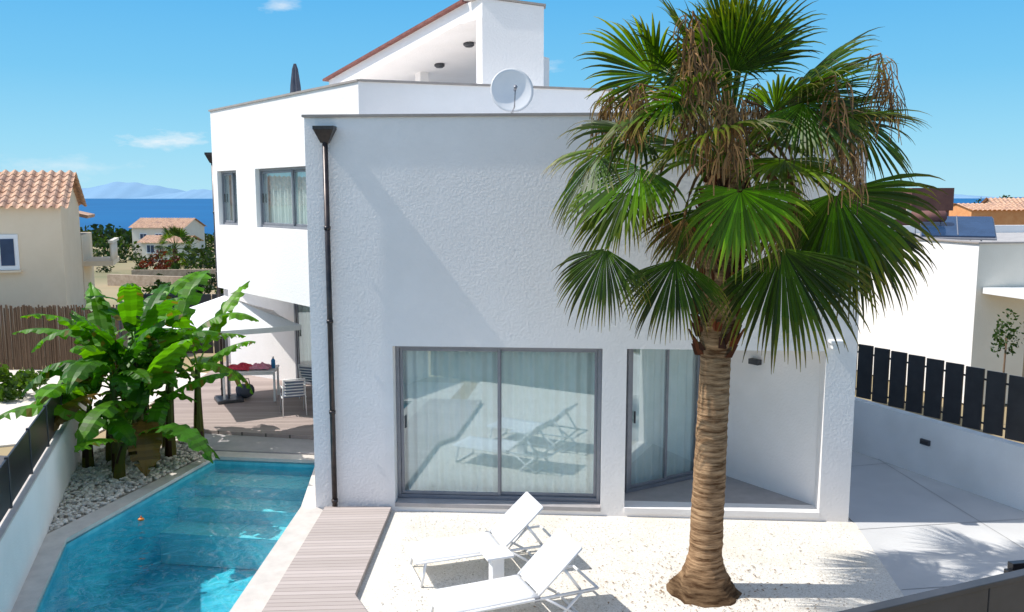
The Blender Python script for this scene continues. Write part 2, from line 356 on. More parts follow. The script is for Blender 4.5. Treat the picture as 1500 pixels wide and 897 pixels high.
prism('side_deck',[(-2.99,13.13),(-1.93,13.13),(-1.96,10.1),(-1.70,9.6),(-1.70,6.4),(-2.99,6.4)],-.03,.085,M_deck)
prism('patio_deck',[(-7.3,17.75),(-3.2,16.95),(-3.0,16.0),(-1,24),(-8.6,25.2),(-8.4,19.5)],-.04,.10,M_deck2)
prism('deck_step',[(-6.9,17.4),(-5.9,16.4),(-3.35,16.1),(-3.22,16.94),(-7.28,17.74)],-.04,.03,M_porch)
bed=[(-8.25,15.9),(-6.95,12.2),(-5.9,16.38),(-6.9,17.5),(-8.0,17.3)]
prism('pebble_bed_soil',bed,-.045,.002,mat('bed_soil',(.30,.25,.2),.95,(.42,.38,.32),20))
def inpoly(x,y,P):
    c=False;j=len(P)-1
    for i in range(len(P)):
        if (P[i][1]>y)!=(P[j][1]>y) and x<(P[j][0]-P[i][0])*(y-P[i][1])/(P[j][1]-P[i][1])+P[i][0]: c=not c
        j=i
    return c
ico=bmesh.new(); bmesh.ops.create_icosphere(ico,subdivisions=1,radius=1); IV=[v.co.copy() for v in ico.verts]; IF=[[v.index for v in f.verts] for f in ico.faces]; ico.free()
def pebbles(name,n,poly,bb,smin,smax,m,seed,zz0=0.0,zr=.05):
    rng=random.Random(seed); V=[];F=[];k=0
    while k<n:
        x=rng.uniform(bb[0],bb[1]);y=rng.uniform(bb[2],bb[3])
        if not inpoly(x,y,poly): continue
        k+=1; s=rng.uniform(smin,smax); a=rng.uniform(0,6.28); o=len(V)
        sx,sy,sz=s*rng.uniform(.8,1.3),s*rng.uniform(.7,1.1),s*rng.uniform(.45,.8)
        zz=zz0+rng.uniform(0,zr)
        for v in IV:
            px,py=v.x*sx,v.y*sy
            V.append((x+px*math.cos(a)-py*math.sin(a),y+px*math.sin(a)+py*math.cos(a),zz+v.z*sz))
        F+=[[o+i for i in f] for f in IF]
    return mesh_obj(name,V,F,m,smooth=True)
pebbles('pebbles',2600,bed,(-8.3,-5.8,12,17.5),.02,.055,mat('pebble_stone',(.50,.45,.38),.8,(.78,.73,.65),9,2),4)
pebbles('gravel_stones',7000,[(-1.6,13.0),(-1.65,8.5),(4.4,8.5),(5.1,12.6)],(-1.7,5.2,8.5,13),.004,.013,mat('gravel_stone',(.58,.53,.45),.9,(.82,.78,.71),30,2),8,0,.005)
rng=random.Random(77); bm=bmesh.new()
for k in range(380):
    a=rng.uniform(0,6.28); r0=.5+abs(rng.gauss(0,.8)); x=2.45+math.cos(a)*r0; y=10.38+math.sin(a)*r0*.8
    if y>12.5 or x>4.7: continue
    s=rng.uniform(.01,.035); b=rng.uniform(0,6.28); c_,s_=math.cos(b)*s,math.sin(b)*s
    bm.faces.new([bm.verts.new((x-c_,y-s_,.012)),bm.verts.new((x+s_*.3,y-c_*.3,.02)),bm.verts.new((x+c_,y+s_,.012)),bm.verts.new((x-s_*.3,y+c_*.3,.016))])
bm_obj('leaf_litter',bm,mat('litter_brown',(.22,.13,.07),.95,(.36,.24,.13),14))
# ------------------------------------------------------------ boundary walls and fences
def lerp2(a,b,t): return (a[0]+(b[0]-a[0])*t,a[1]+(b[1]-a[1])*t)
lw0=(-3.75,3.4); lw1=(-8.85,17.46)
bw=empty('boundary_wall',(-7,12.3,0))
wall('wall_body',lw0,lw1,-.04,1.0,.2,[],M_stucco2,bw)
wall('wall_cap',lerp2(lw0,lw1,-.002),lw1,1.003,1.03,.22,[],M_stone,bw)
fe=empty('garden_fence',(-7,12.3,1))
d=Vector((lw1[0]-lw0[0],lw1[1]-lw0[1])); L=d.length; d/=L; ang=math.atan2(d.y,d.x); nn=Vector((-d.y,d.x))
k=0; s=.4
while s<L-.8:
    c=Vector(lw0)+d*(s+.72)+nn*.1
    box('panel_%d'%k,(c.x,c.y,1.38),(1.38,.03,.62),M_black,fe,ang,.004)
    c2=Vector(lw0)+d*(s)+nn*.1
    box('post_%d'%k,(c2.x,c2.y,1.37),(.05,.05,.68),M_darkgrey,fe,ang,.004)
    s+=1.45;k+=1
rw0=(4.85,20.98); rw1=(10.1,8.75)
bw=empty('boundary_wall',(7.5,14.8,0))
wall('wall_body',rw0,rw1,-.04,1.02,.2,[],M_stucco2,bw)
fe=empty('slatted_fence',(7.5,14.8,1))
d=Vector((rw1[0]-rw0[0],rw1[1]-rw0[1])); L=d.length; d/=L; ang=math.atan2(d.y,d.x); nn=Vector((-d.y,d.x))
s=.2;bmf=bmesh.new()
while s<L:
    c=Vector(rw0)+d*s+nn*.1
    M=Matrix.Translation((c.x,c.y,1.60))@Matrix.Rotation(ang+R(12),4,'Z')@Matrix.Diagonal((.31,.035,1.06,1))
    bmesh.ops.create_cube(bmf,size=1,matrix=M); s+=.40
bevel(bm_obj('slats',bmf,M_black,fe),.005)
for zz in(1.2,1.95):
    a=Vector(rw0)+nn*.15; b=Vector(rw1)+nn*.15
    tube('rail',[(a.x,a.y,zz),(b.x,b.y,zz)],.018,M_black,fe)
c=Vector(rw0)+d*( (7.45-rw0[0])/d.x ) - nn*.02
wl=empty('wall_lamp',(c.x,c.y,.72))
box('housing',(c.x,c.y,.62),(.2,.05,.1),M_darkgrey,wl,ang,.008)
box('lens',(c.x-nn.x*.02,c.y-nn.y*.02,.62),(.15,.03,.05),M_black,wl,ang,.004)
f0=(-3.7,3.3); f1=(9.6,8.7)
ff=empty('front_fence',(3,6.1,0))
d=Vector((f1[0]-f0[0],f1[1]-f0[1])); L=d.length; d/=L; ang=math.atan2(d.y,d.x)
for k in range(9):
    c=Vector(f0)+d*(L*(k+.5)/9)
    box('panel_%d'%k,(c.x,c.y,1.0),(L/9-.012,.05,2.0),M_darkgrey,ff,ang,.006)
c=Vector(f0)+d*L/2
box('top_rail',(c.x,c.y,2.025),(L,.09,.045),M_darkgrey,ff,ang,.006)
gp=empty('gate_arm',(4.95,7.6,0))
box('post',(5.0,7.62,.8),(.09,.09,1.6),M_black,gp,0,.006)
box('arm',(4.79,7.58,1.60),(.34,.07,.07),M_black,gp,R(10),.006)
box('arm_tip',(4.60,7.53,1.545),(.05,.06,.06),M_black,gp,R(10),.004)
# ------------------------------------------------------------ the villa
vh=empty('white_villa',(1,16,0))
O=Vector((-3.17,13.27)); dF=Vector((.9976,-.0690)); nF=Vector((.0690,.9976)); WL=8.4
def Fp(s,dep): q=O+dF*s+nF*dep; return (q.x,q.y)
angF=math.atan2(dF.y,dF.x)
ZT=6.2
wall('front_wall',Fp(0,0),Fp(WL,0),-.03,ZT,.3,[(1.30,4.58,.12,2.68),(4.95,7.95,.15,2.68)],M_stucco,vh)
prism('upper_core',[Fp(.002,.302),Fp(WL-.002,.302),Fp(WL-.002,8),Fp(1,8),Fp(1.0,3.2),Fp(.002,3.0)],2.95,ZT-.15,M_stucco,vh)
prism('lower_core',[Fp(.004,2.2),Fp(WL-.004,2.2),Fp(WL-.004,7.9),Fp(1.5,7.9),Fp(1.004,3.2),Fp(.004,3.0)],0,2.945,M_stucco,vh)
prism('left_side_wall',[Fp(0.001,.3),Fp(.3,.3),Fp(.3,2.3),Fp(0.001,2.3)],-.03,2.97,M_stucco,vh)
prism('right_side_wall',[Fp(WL-.3,.3),Fp(WL-.001,.3),Fp(WL-.001,2.3),Fp(WL-.3,2.3)],-.03,2.97,M_stucco,vh)
prism('front_coping',[Fp(-.03,-.035),Fp(WL+.03,-.035),Fp(WL+.03,.33),Fp(-.03,.33)],ZT+.002,ZT+.04,M_coping_metal,vh)
prism('left_coping',[Fp(-.03,.332),Fp(.28,.332),Fp(.28,2.6),Fp(-.03,2.6)],ZT-.15,ZT+.04,M_coping_metal,vh)
pL=(1.86,13.62); pD=(3.30,14.46); pA=(3.73,14.50)
prism('porch_floor',[Fp(4.953,.003),Fp(7.947,.003),Fp(7.9,2.1),Fp(4.953,2.1)],-.02,.147,M_porch,vh)
prism('porch_sill',[Fp(4.95,-.03),Fp(7.95,-.03),Fp(7.95,0.001),Fp(4.95,0.001)],.06,.149,M_stucco,vh)
prism('porch_ceiling',[Fp(4.6,.3),Fp(8.2,.3),Fp(8.2,2.2),Fp(4.6,2.2)],2.683,2.946,M_stucco,vh)
wall('porch_jamb',Fp(4.95,.3),pL,.1,2.69,.2,[],M_stucco,vh)
wall('porch_return',pD,pA,.1,2.69,.2,[],M_stucco,vh)
wall('porch_oblique_wall',pA,Fp(7.95,.3),.1,2.69,.25,[],M_stucco,vh)
def curtain(name,a,b,z0,z1,amp,per,parent,m=M_curtain):
    a=Vector(a);b=Vector(b);d=b-a;L=d.length;d/=L;nn=Vector((-d.y,d.x)); n=int(L/per*10)
    V=[];F=[]
    for i in range(n+1):
        s=L*i/n; ph=2*math.pi*s/per
        for j,z in enumerate((z0,(z0+z1)/2,z1)):
            o=amp*(math.sin(ph+.6*math.sin(s*3))+.35*math.sin(ph*.43+j*.3+s))
            q=a+d*s+nn*o; V.append((q.x,q.y,z))
    for i in range(n):
        for j in(0,1): k=i*3+j; F.append((k,k+3,k+4,k+1))
    return mesh_obj(name,V,F,m,parent,True)
def sliding(name,a,b,z0,z1,parent,n=2,fw=.06,cur=True,cd_=.14,c_rng=(0,1)):
    a=Vector(a);b=Vector(b);d=b-a;L=d.length;d/=L;nn=Vector((-d.y,d.x)); an=math.atan2(d.y,d.x)
    g=name
    def bx(nm,s0,s1,za,zb,off,t,m):
        c=a+d*((s0+s1)/2)+nn*off
        return box(g+'_'+nm,(c.x,c.y,(za+zb)/2),(s1-s0,t,zb-za),m,parent,an,.004)
    bx('frame_left',0,fw,z0,z1,0,.12,M_alu); bx('frame_right',L-fw,L,z0,z1,0,.12,M_alu)
    bx('frame_top',fw,L-fw,z1-fw,z1,0,.12,M_alu); bx('frame_bottom',fw,L-fw,z0,z0+fw,0,.12,M_alu)
    w_=(L-2*fw)/n
    for k in range(n):
        s0=fw+w_*k+.004; s1=fw+w_*(k+1)-.004+(.04 if k==0 and n>1 else 0); off=-.02 if k%2==0 else .025
        za=z0+fw+.004; zb=z1-fw-.004; t=.045
        bx('leaf%d_l'%k,s0,s0+t,za,zb,off,.035,M_alu); bx('leaf%d_r'%k,s1-t,s1,za,zb,off,.035,M_alu)
        bx('leaf%d_t'%k,s0+t,s1-t,zb-t,zb,off,.035,M_alu); bx('leaf%d_b'%k,s0+t,s1-t,za,za+t,off,.035,M_alu)
        c0=a+d*(s0+t-.004)+nn*off; c1=a+d*(s1-t+.004)+nn*off
        mesh_obj(g+'_glass%d'%k,[(c0.x,c0.y,za+t-.004),(c1.x,c1.y,za+t-.004),(c1.x,c1.y,zb-t+.004),(c0.x,c0.y,zb-t+.004)],[(0,1,2,3)],M_glass,parent)
    bx('handle',fw+.05+.02,fw+.05+.045,(z0+z1)/2-.1,(z0+z1)/2+.1,-.055,.03,M_darkgrey)
    if cur:
        c0=a+d*(.03+(L-.06)*c_rng[0])+nn*cd_; c1=a+d*(.03+(L-.06)*c_rng[1])+nn*cd_
        curtain(g+'_curtain',c0,c1,z0+.03,z1-.03,.032,.17,parent)
sliding('living_door',Fp(1.303,.26),Fp(4.577,.26),.145,2.677,vh)
prism('living_sill',[Fp(1.303,-.03),Fp(4.577,-.03),Fp(4.577,.325),Fp(1.303,.325)],.08,.142,M_porch,vh)
prism('living_back',[Fp(1.2,.62),Fp(4.7,.62),Fp(4.7,.7),Fp(1.2,.7)],0,2.94,M_curtain,vh)
sliding('porch_door',pL,pD,.149,2.68,vh)
pA2=Vector(pA);pR2=Vector(Fp(7.95,.3)); d=(pR2-pA2).normalized(); c=pA2+d*.62; n_=Vector((d.y,-d.x)); c=c+n_*.06
box('porch_lamp',(c.x,c.y,2.28),(.2,.1,.09),M_darkgrey,vh,math.atan2(d.y,d.x),.006)
c=Fp(8.07,-.06); box('pillar_bracket',(c[0],c[1],2.84),(.2,.14,.05),M_white,vh,angF,.01); c=Fp(8.05,-.05); box('pillar_bracket_stem',(c[0],c[1],2.77),(.09,.1,.09),M_white,vh,angF,.01)
def downpipe(name,x,y,z0,z1,ang):
    e=empty(name,(x,y,z0))
    tube('pipe',[(x,y,z0),(x,y,z1-.22)],.042,M_bronze,e,14)
    V=[];prof=[(.06,-.25),(.085,-.2),(.15,-.06),(.16,-.05),(.16,.0)]
    F=[]
    for r_,z in prof:
        for sx,sy in((-1,-.6),(1,-.6),(1,.6),(-1,.6)):
            q=Vector((sx*r_,sy*r_)); q.rotate(Matrix.Rotation(ang,2)); V.append((x+q.x,y+q.y,z1+z))
    for i in range(len(prof)-1):
        for k in range(4): F.append((i*4+k,i*4+(k+1)%4,i*4+4+(k+1)%4,i*4+4+k))
    F.append((3,2,1,0));F.append(tuple(len(V)-4+k for k in range(4)))
    mesh_obj('hopper',V,F,M_bronze,e)
    k=0;z=z0+.15
    while z<z1-.5:
        tube('collar_%d'%k,[(x,y,z),(x,y,z+.05)],.052,M_bronze,e,14)
        z+=1.45;k+=1
q=Fp(.34,-.09); downpipe('downpipe',q[0],q[1],0.0,6.06,angF)
P0=Vector((-2.69,15.3)); W1=Vector((-7.15,20.63)); dW=(W1-P0).normalized(); nW=Vector((-dW.y,dW.x)); nW=-nW if nW.x<0 else nW
def Wp(s,dep): q=P0+dW*s+nW*dep; return (q.x,q.y)
WLn=(W1-P0).length
Z0w,Z1w=2.82,7.0
wall('wing_wall',Wp(0,0),Wp(WLn,0),Z0w,Z1w,-.3,[(1.5,4.51,4.34,5.6),(5.55,6.68,4.34,5.6)],M_stucco,vh)
back=[(-8.55,25.3),(1.5,27),(2.9,16.99)]
prism('wing_core',[Wp(.9,.7),Wp(WLn-.5,.7)]+[(-8.2,25.2),(1.4,26.9),(2.8,17.3)],Z0w+.2,6.39,M_curtain,vh)
prism('wing_floor_slab',[Wp(.02,.302),Wp(WLn-.002,.302)]+[(-8.548,25.298),(1.5,27),(2.9,17.1)],Z0w+.003,Z0w+.35,M_stucco,vh)
prism('wing_roof_slab',[Wp(.02,.302),Wp(WLn-.002,.302)]+[(-8.548,25.298),(1.5,27),(2.9,17.1)],6.4,6.8,M_stucco,vh)
wall('wing_end_wall',Wp(WLn,.3),back[0],Z0w,Z1w,-.3,[],M_stucco,vh)
wall('wing_parapet',(P0.x,P0.y),back[2],5.9,Z1w,.3,[],M_stucco,vh)
wall('wing_back_wall',back[0],back[1],0,Z1w,-.3,[],M_stucco,vh)
def cstrip(name,a,b,z,th,o=.03):
    a=Vector(a);b=Vector(b);d=(b-a).normalized();n_=Vector((-d.y,d.x))*(1 if th>0 else -1)
    p=[a-n_*o,b-n_*o,b+n_*(abs(th)+.02),a+n_*(abs(th)+.02)]
    prism(name,[(q.x,q.y) for q in p],z+.002,z+.04,M_coping_metal,vh)
cstrip('wing_coping',Wp(.001,0),Wp(WLn+.03,0),Z1w,-.3); cstrip('wing_coping_b',(P0.x+.02,P0.y),back[2],Z1w,.3)
sliding('wing_window',Wp(4.507,.16),Wp(1.503,.16),4.345,5.597,vh,2,.05,cd_=.14)
sliding('wing_side_window',Wp(6.677,.16),Wp(5.553,.16),4.345,5.597,vh,2,.05,cd_=.14)
wall('patio_wall',(-7.9,23.6),(-5.7,22.2),.0,Z0w+.01,.25,[],M_stucco,vh)
sliding('patio_door',(-5.69,22.2),(-3.0,20.9),.11,Z0w,vh,2,cur=True)
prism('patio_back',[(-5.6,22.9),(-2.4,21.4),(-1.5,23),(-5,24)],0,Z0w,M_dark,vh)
# tower
T0=Vector((-.62,18.4)); Tl=Vector((-5.02,24.0)); T1=Vector((.66,18.28)); dT=(Tl-T0).normalized()
def zT(p): return 9.10-.146*max(0,(Vector((p[0],p[1]))-T0).dot(dT)-.75)
nT=Vector((dT.y,-dT.x));
def Tp(s,dep): q=T0+dT*s+nT*dep; return (q.x,q.y)
TL=(Tl-T0).length
q1=Tp(.75,0)
prism('tower_roof_slab',[q1,(Tl.x,Tl.y),Tp(TL,4.0),Tp(3.2,4.0),Tp(.75,2.1)],lambda p:zT(p)-.38,lambda p:zT(p)-.002,M_stucco,vh)
prism('tower_roof_flat',[(T0.x,T0.y),q1,Tp(.75,2.1),(T1.x,20.3),(T1.x,T1.y)],lambda p:8.9-.2,lambda p:8.895 if p[0]>0 else 9.09,M_stucco,vh)
prism('tower_front_wall',[(T0.x+.002,T0.y-.002),(T1.x,T1.y-.002),(T1.x,T1.y+.25),(T0.x+.18,T0.y+.25)],5.5,lambda p:9.095 if p[0]<0 else 8.9,M_stucco,vh)
prism('tower_corner_pillar',[Tp(0.01,0.003),Tp(.22,.003),Tp(.22,.3),Tp(.01,.3)],5.9,8.75,M_stucco,vh)
prism('tower_right_wall',[(T1.x,T1.y+.25),(.74,22.5),(.5,22.5),(T1.x-.25,T1.y+.25)],5.9,8.6,M_stucco,vh)
prism('tower_stair_wall',[Tp(2.4,2.2),Tp(2.4,3.9),Tp(2.2,3.0),Tp(2.2,2.2)],6,lambda p:zT(p)-.3,M_stucco,vh)
prism('tower_back_wall',[Tp(TL-.2,2.2),Tp(TL-.2,3.9),Tp(TL,3.9),Tp(TL,2.2)],6,lambda p:zT(p)-.3,M_stucco,vh)
prism('tower_end_wall',[Tp(TL-.3,.01),Tp(TL-.01,.01),Tp(TL-.01,.4),Tp(TL-.3,.4)],6.0,lambda p:zT(p)-.3,M_stucco,vh)
prism('tower_column',[Tp(4.6,1.2),Tp(4.6,1.45),Tp(4.35,1.45),Tp(4.35,1.2)],6,lambda p:zT(p)-.3,M_stucco,vh)
prism('tower_tile_edge',[Tp(.55,-.12),Tp(TL+.15,-.12),Tp(TL+.15,.5),Tp(.55,.5)],lambda p:zT(p)+.002,lambda p:zT(p)+.06,mat('red_roof_edge',(.16,.05,.04),.7,(.24,.09,.07),6),vh)
prism('tower_coping',[(T0.x-.4,T0.y+.3),(T0.x-.03,T0.y-.04),(T1.x+.04,T1.y-.04),(T1.x+.04,T1.y+.27),(T0.x+.3,T0.y+.37)],lambda p:9.105 if p[0]<0 else 8.905,lambda p:9.145 if p[0]<0 else 8.945,M_coping_metal,vh)
for k,(s,dp) in enumerate(((1.9,1.0),(3.6,1.3))):
    x,y=Tp(s,dp); z=zT((x,y))-.38
    tube('ceiling_lamp_%d'%k,[(x,y,z+.01),(x,y,z-.05),(x,y,z-.09)],[.13,.13,.08],M_darkgrey,vh,20)
def dish():
    e=empty('satellite_dish',(0,14.1,6.2)); c=Vector((0,14.05,6.70)); ax=Vector((.12,-1,.22)).normalized()
    x=ax.cross(Vector((0,0,1))).normalized(); y=x.cross(ax).normalized()
    V=[];F=[];n=40;rings=8
    for side in(0,1):
        for j in range(rings+1):
            r_=.35*j/rings
            for k in range(n):
                a=2*math.pi*k/n
                V.append(c+x*math.cos(a)*r_+y*math.sin(a)*r_*1.04+ax*(.5*r_*r_-.06-side*.012))
    for side in(0,1):
        o=side*(rings+1)*n
        for j in range(rings):
            for k in range(n):
                F.append((o+j*n+k,o+j*n+(k+1)%n,o+(j+1)*n+(k+1)%n,o+(j+1)*n+k))
    o=(rings+1)*n
    for k in range(n): F.append((rings*n+k,rings*n+(k+1)%n,o+rings*n+(k+1)%n,o+rings*n+k))
    mesh_obj('reflector',V,F,M_dish,e,True)
    b=c-y*.34
    tube('feed_arm',[b-ax*.05,b+ax*.25-y*.02,c+ax*.42-y*.12],.012,M_alu,e)
    tube('feed_horn',[c+ax*.46-y*.10,c+ax*.36-y*.13],[.03,.022],M_alu,e)
    tube('mast',[c-ax*.12-y*.1,(c.x,c.y+.12,6.45),(c.x,c.y+.12,6.0)],.022,M_alu,e)
dish()
def closed_parasol(x,y,z0,z1):
    e=empty('closed_parasol',(x,y,z0))
    tube('pole',[(x,y,z0),(x,y,z1)],.025,M_alu,e)
    bm=bmesh.new(); n=16; prof=[(0,.03),(.12,.07),(.5,.12),(.9,.15),(1.15,.13),(1.3,.17)]
    rings=[]
    for t,r_ in prof:
        rings.append([bm.verts.new((x+math.cos(6.2832*k/n)*r_*(1.0 if k%2 else .72),y+math.sin(6.2832*k/n)*r_*(1.0 if k%2 else .72),z1-t)) for k in range(n)])
    for a,b in zip(rings,rings[1:]):
        for k in range(n): bm.faces.new((a[k],a[(k+1)%n],b[(k+1)%n],b[k]))
    bm.faces.new(rings[0]); bm_obj('canvas',bm,M_navy,e)
closed_parasol(-5.1,20.6,6.8,8.1)
q=Wp(WLn+.1,.05); downpipe('downpipe',q[0],q[1],0.1,6.05,0)
# ------------------------------------------------------------ open parasol on the patio
def parasol(x,y,z,s,rot):
    e=empty('garden_parasol',(x,y,0)); V=[];F=[]
    ap=Vector((x,y,z+.62)); V.append(ap)
    M=Matrix.Rotation(rot,3,'Z')
    rim=[]
    for i in range(4):
        a=R(45+90*i); b=R(135+90*i)
        for t in(0,.25,.5,.75):
            p=Vector((math.cos(a),math.sin(a),0)).lerp(Vector((math.cos(b),math.sin(b),0)),t)*s
            rim.append((p,t))
    for p,t in rim: 
        q=M@(p*.5); V.append((x+q.x,y+q.y,z+.28-(.03 if t else 0)))
    for zz in(0,-.12):
        for p,t in rim:
            q=M@(p*(.97 if t else 1)); V.append((x+q.x,y+q.y,z-(.02 if t else 0)+zz))
    m=16
    for k in range(m):
        k2=(k+1)%m
        F.append((0,1+k,1+k2)); F.append((1+k,1+m+k,1+m+k2,1+k2)); F.append((1+m+k,1+2*m+k,1+2*m+k2,1+m+k2))
    mesh_obj('canopy',V,F,M_fabric,e)
    tube('pole',[(x,y,.1),(x,y,z+.6)],.03,M_alu,e)
    for i in range(4):
        q=M@Vector((math.cos(R(45+90*i))*s,math.sin(R(45+90*i))*s,0))
        tube('rib_%d'%i,[(x,y,z+.5),(x+q.x*.97,y+q.y*.97,z-.03)],.012,M_alu,e)
    box('base',(x,y,.14),(.6,.6,.08),M_darkgrey,e,rot,.01)
parasol(-6.85,20.2,2.05,2.05,R(28))
def table(x,y,z0,w_,d_,h,rot):
    e=empty('patio_table',(x,y,z0)); M=Matrix.Rotation(rot,2)
    box('top',(x,y,z0+h-.02),(w_,d_,.04),M_white,e,rot,.006)
    for i,(a,b) in enumerate(((-1,-1),(1,-1),(1,1),(-1,1))):
        q=M@Vector((a*(w_/2-.04),b*(d_/2-.04))); box('leg_%d'%i,(x+q.x,y+q.y,z0+(h-.04)/2),(.05,.05,h-.042),M_white,e,rot,.004)
    for i,b in enumerate((-1,1)):
        q=M@Vector((0,b*(d_/2-.05))); box('apron_%d'%i,(x+q.x,y+q.y,z0+h-.075),(w_-.14,.03,.06),M_white,e,rot,.003)
table(-6.35,20.4,.1,1.25,.75,.76,R(8))
def towel(x,y,z,w_,d_,m,seed,name='beach_towel'):
    n=14;V=[];F=[]
    for j in range(n+1):
        for i in range(n+1):
            a,b=i/n-.5,j/n-.5
            hgt=.12*(noise.noise(Vector((a*5+seed,b*5,1)))+.7)*(1-4*max(a*a,b*b)*.8)
            V.append((x+a*w_,y+b*d_,z+.01+max(0,hgt)))
    for j in range(n):
        for i in range(n): k=j*(n+1)+i; F.append((k,k+1,k+n+2,k+n+1))
    ob=mesh_obj(name,V,F,m,None,True); s=ob.modifiers.new('s','SOLIDIFY'); s.thickness=.015; s.offset=1
towel(-6.6,20.3,.862,.6,.5,M_red,1); towel(-6.1,20.35,.862,.5,.4,mat('pink_towel',(.75,.25,.4),.9,(.8,.4,.5),9),5)
bt=empty('water_bottle',(-5.85,20.45,.86))
tube('body',[(-5.82,20.45,.862),(-5.82,20.45,1.05),(-5.82,20.45,1.10)],[.05,.05,.02],M_blue,bt,14); tube('cap',[(-5.82,20.45,1.10),(-5.82,20.45,1.14)],.022,M_white,bt)
bg_=empty('beach_bag',(-6.5,20.5,.1))
bm=bmesh.new(); bmesh.ops.create_uvsphere(bm,u_segments=16,v_segments=10,radius=1,matrix=Matrix.Translation((-6.55,20.5,.3))@Matrix.Diagonal((.24,.15,.2,1)))
for v in bm.verts: v.co.z=max(.105,min(v.co.z,.44)); v.co.x+=.02*noise.noise(v.co*6)
bm_obj('bag_body',bm,M_navy,bg_,True); tube('bag_handle',[(-6.68,20.5,.4),(-6.65,20.5,.58),(-6.45,20.5,.58),(-6.42,20.5,.4)],.012,M_navy,bg_)
def chair(x,y,z0,rot):
    e=empty('patio_chair',(x,y,z0)); M=Matrix.Rotation(rot,3,'Z')
    def W(p): q=M@Vector(p); return (x+q.x,y+q.y,z0+q.z)
    paths=[]
    for sx in(-.26,.26):
        paths.append([W((sx,-.27,0)),W((sx,-.25,.62)),W((sx,.1,.66)),W((sx*.95,.24,.66))])
        paths.append([W((sx,.3,0)),W((sx*.95,.24,.42)),W((sx*.9,.34,.86))])
        paths.append([W((sx,-.26,.42)),W((sx,.25,.42))])
    paths.append([W((-.234,.34,.86)),W((.234,.34,.86))]); paths.append([W((-.25,-.26,.42)),W((.25,-.26,.42))])
    for k in range(6):
        t=k/6+.08; paths.append([W((-.235,.25+.09*t,.44+.42*t)),W((.235,.25+.09*t,.44+.42*t))])
    multi_tube('frame',paths,.013,M_white,e)
    c=W((0,0,.455)); box('seat_cushion',c,(.47,.48,.06),M_bluecushion,e,rot,.02)
    c=W((0,.27,.66)); box('back_cushion',c,(.42,.05,.34),M_bluecushion,e,rot,.02,('X',R(-12)))
chair(-4.98,19.0,.1,R(200)); chair(-4.85,20.6,.1,R(160)); chair(-4.25,19.9,.1,R(80))
dt=empty('dining_table',(-4.1,19.9,.1))
box('top',(-3.9,19.6,.85),(1.2,1.2,.04),M_darkgrey,dt,R(10),.006)
for i,(a,b) in enumerate(((-1,-1),(1,-1),(1,1),(-1,1))): box('leg_%d'%i,(-3.9+a*.5,19.6+b*.5,.465),(.05,.05,.73),M_darkgrey,dt,R(10))
# ------------------------------------------------------------ loungers
def lounger(x,y,rot,back=.75,ang=42):
    e=empty('sun_lounger',(x,y,0)); M=Matrix.Rotation(rot,3,'Z')
    def W(p): q=M@Vector(p); return Vector((x+q.x,y+q.y,q.z))
    zs=.33; hw=.33; SL=1.18; ca,sa=math.cos(R(ang)),math.sin(R(ang))
    paths=[]
    for s in(-hw,hw):
        paths.append([W((0,s,zs-.0)),W((1.95,s,zs))])
        paths.append([W((.12,s,zs)),W((.06,s,.015))])
        paths.append([W((1.25,s,zs)),W((1.72,s,.015))])
        paths.append([W((1.75,s,zs)),W((1.40,s,.015))])
        paths.append([W((SL,s*.94,zs+.03)),W((SL+back*ca,s*.94,zs+.03+back*sa))])
        paths.append([W((SL+back*ca*.6,s*.9,zs+.0+back*sa*.6)),W((SL+.55,s*.9,zs+.01))])
    for xx in(0,1.95): paths.append([W((xx,-hw,zs)),W((xx,hw,zs))])
    paths.append([W((.06,-hw,.02)),W((.06,hw,.02))]); paths.append([W((1.72,-hw,.02)),W((1.72,hw,.02))])
    multi_tube('frame',paths,.018,M_white,e)
    def sling(nm,a,b,za,zb,sag):
        n=12;V=[];F=[]
        for i in range(n+1):
            t=i/n
            for j in range(7):
                u=j/6*2-1
                V.append(W((a+(b-a)*t,u*(hw-.015),za+(zb-za)*t-sag*(1-u*u)*math.sin(math.pi*t))))
        for i in range(n):
            for j in range(6): k=i*7+j; F.append((k,k+7,k+8,k+1))
        ob=mesh_obj(nm,V,F,M_fabric,e,True); s=ob.modifiers.new('s','SOLIDIFY'); s.thickness=.012
    sling('seat_sling',.0,SL,zs+.022,zs+.03,.025)
    sling('back_sling',SL+.01,SL+back*ca,zs+.04,zs+.045+back*sa,.02)
    for s in(-hw,hw):
        q=W((SL*.98,s,zs)); box('hinge',(q.x,q.y,q.z),(.07,.03,.06),M_alu,e,rot,.005)
lounger(-1.33,10.75,R(19)); lounger(-.90,9.33,R(22))
st=empty('side_table',(-.2,10.45,0))
box('top',(-.2,10.45,.47),(.36,.36,.03),M_white,st,R(20),.006)
box('pedestal',(-.2,10.45,.235),(.16,.16,.436),M_white,st,R(20),.006)
box('foot',(-.2,10.45,.012),(.3,.3,.022),M_white,st,R(20),.004)
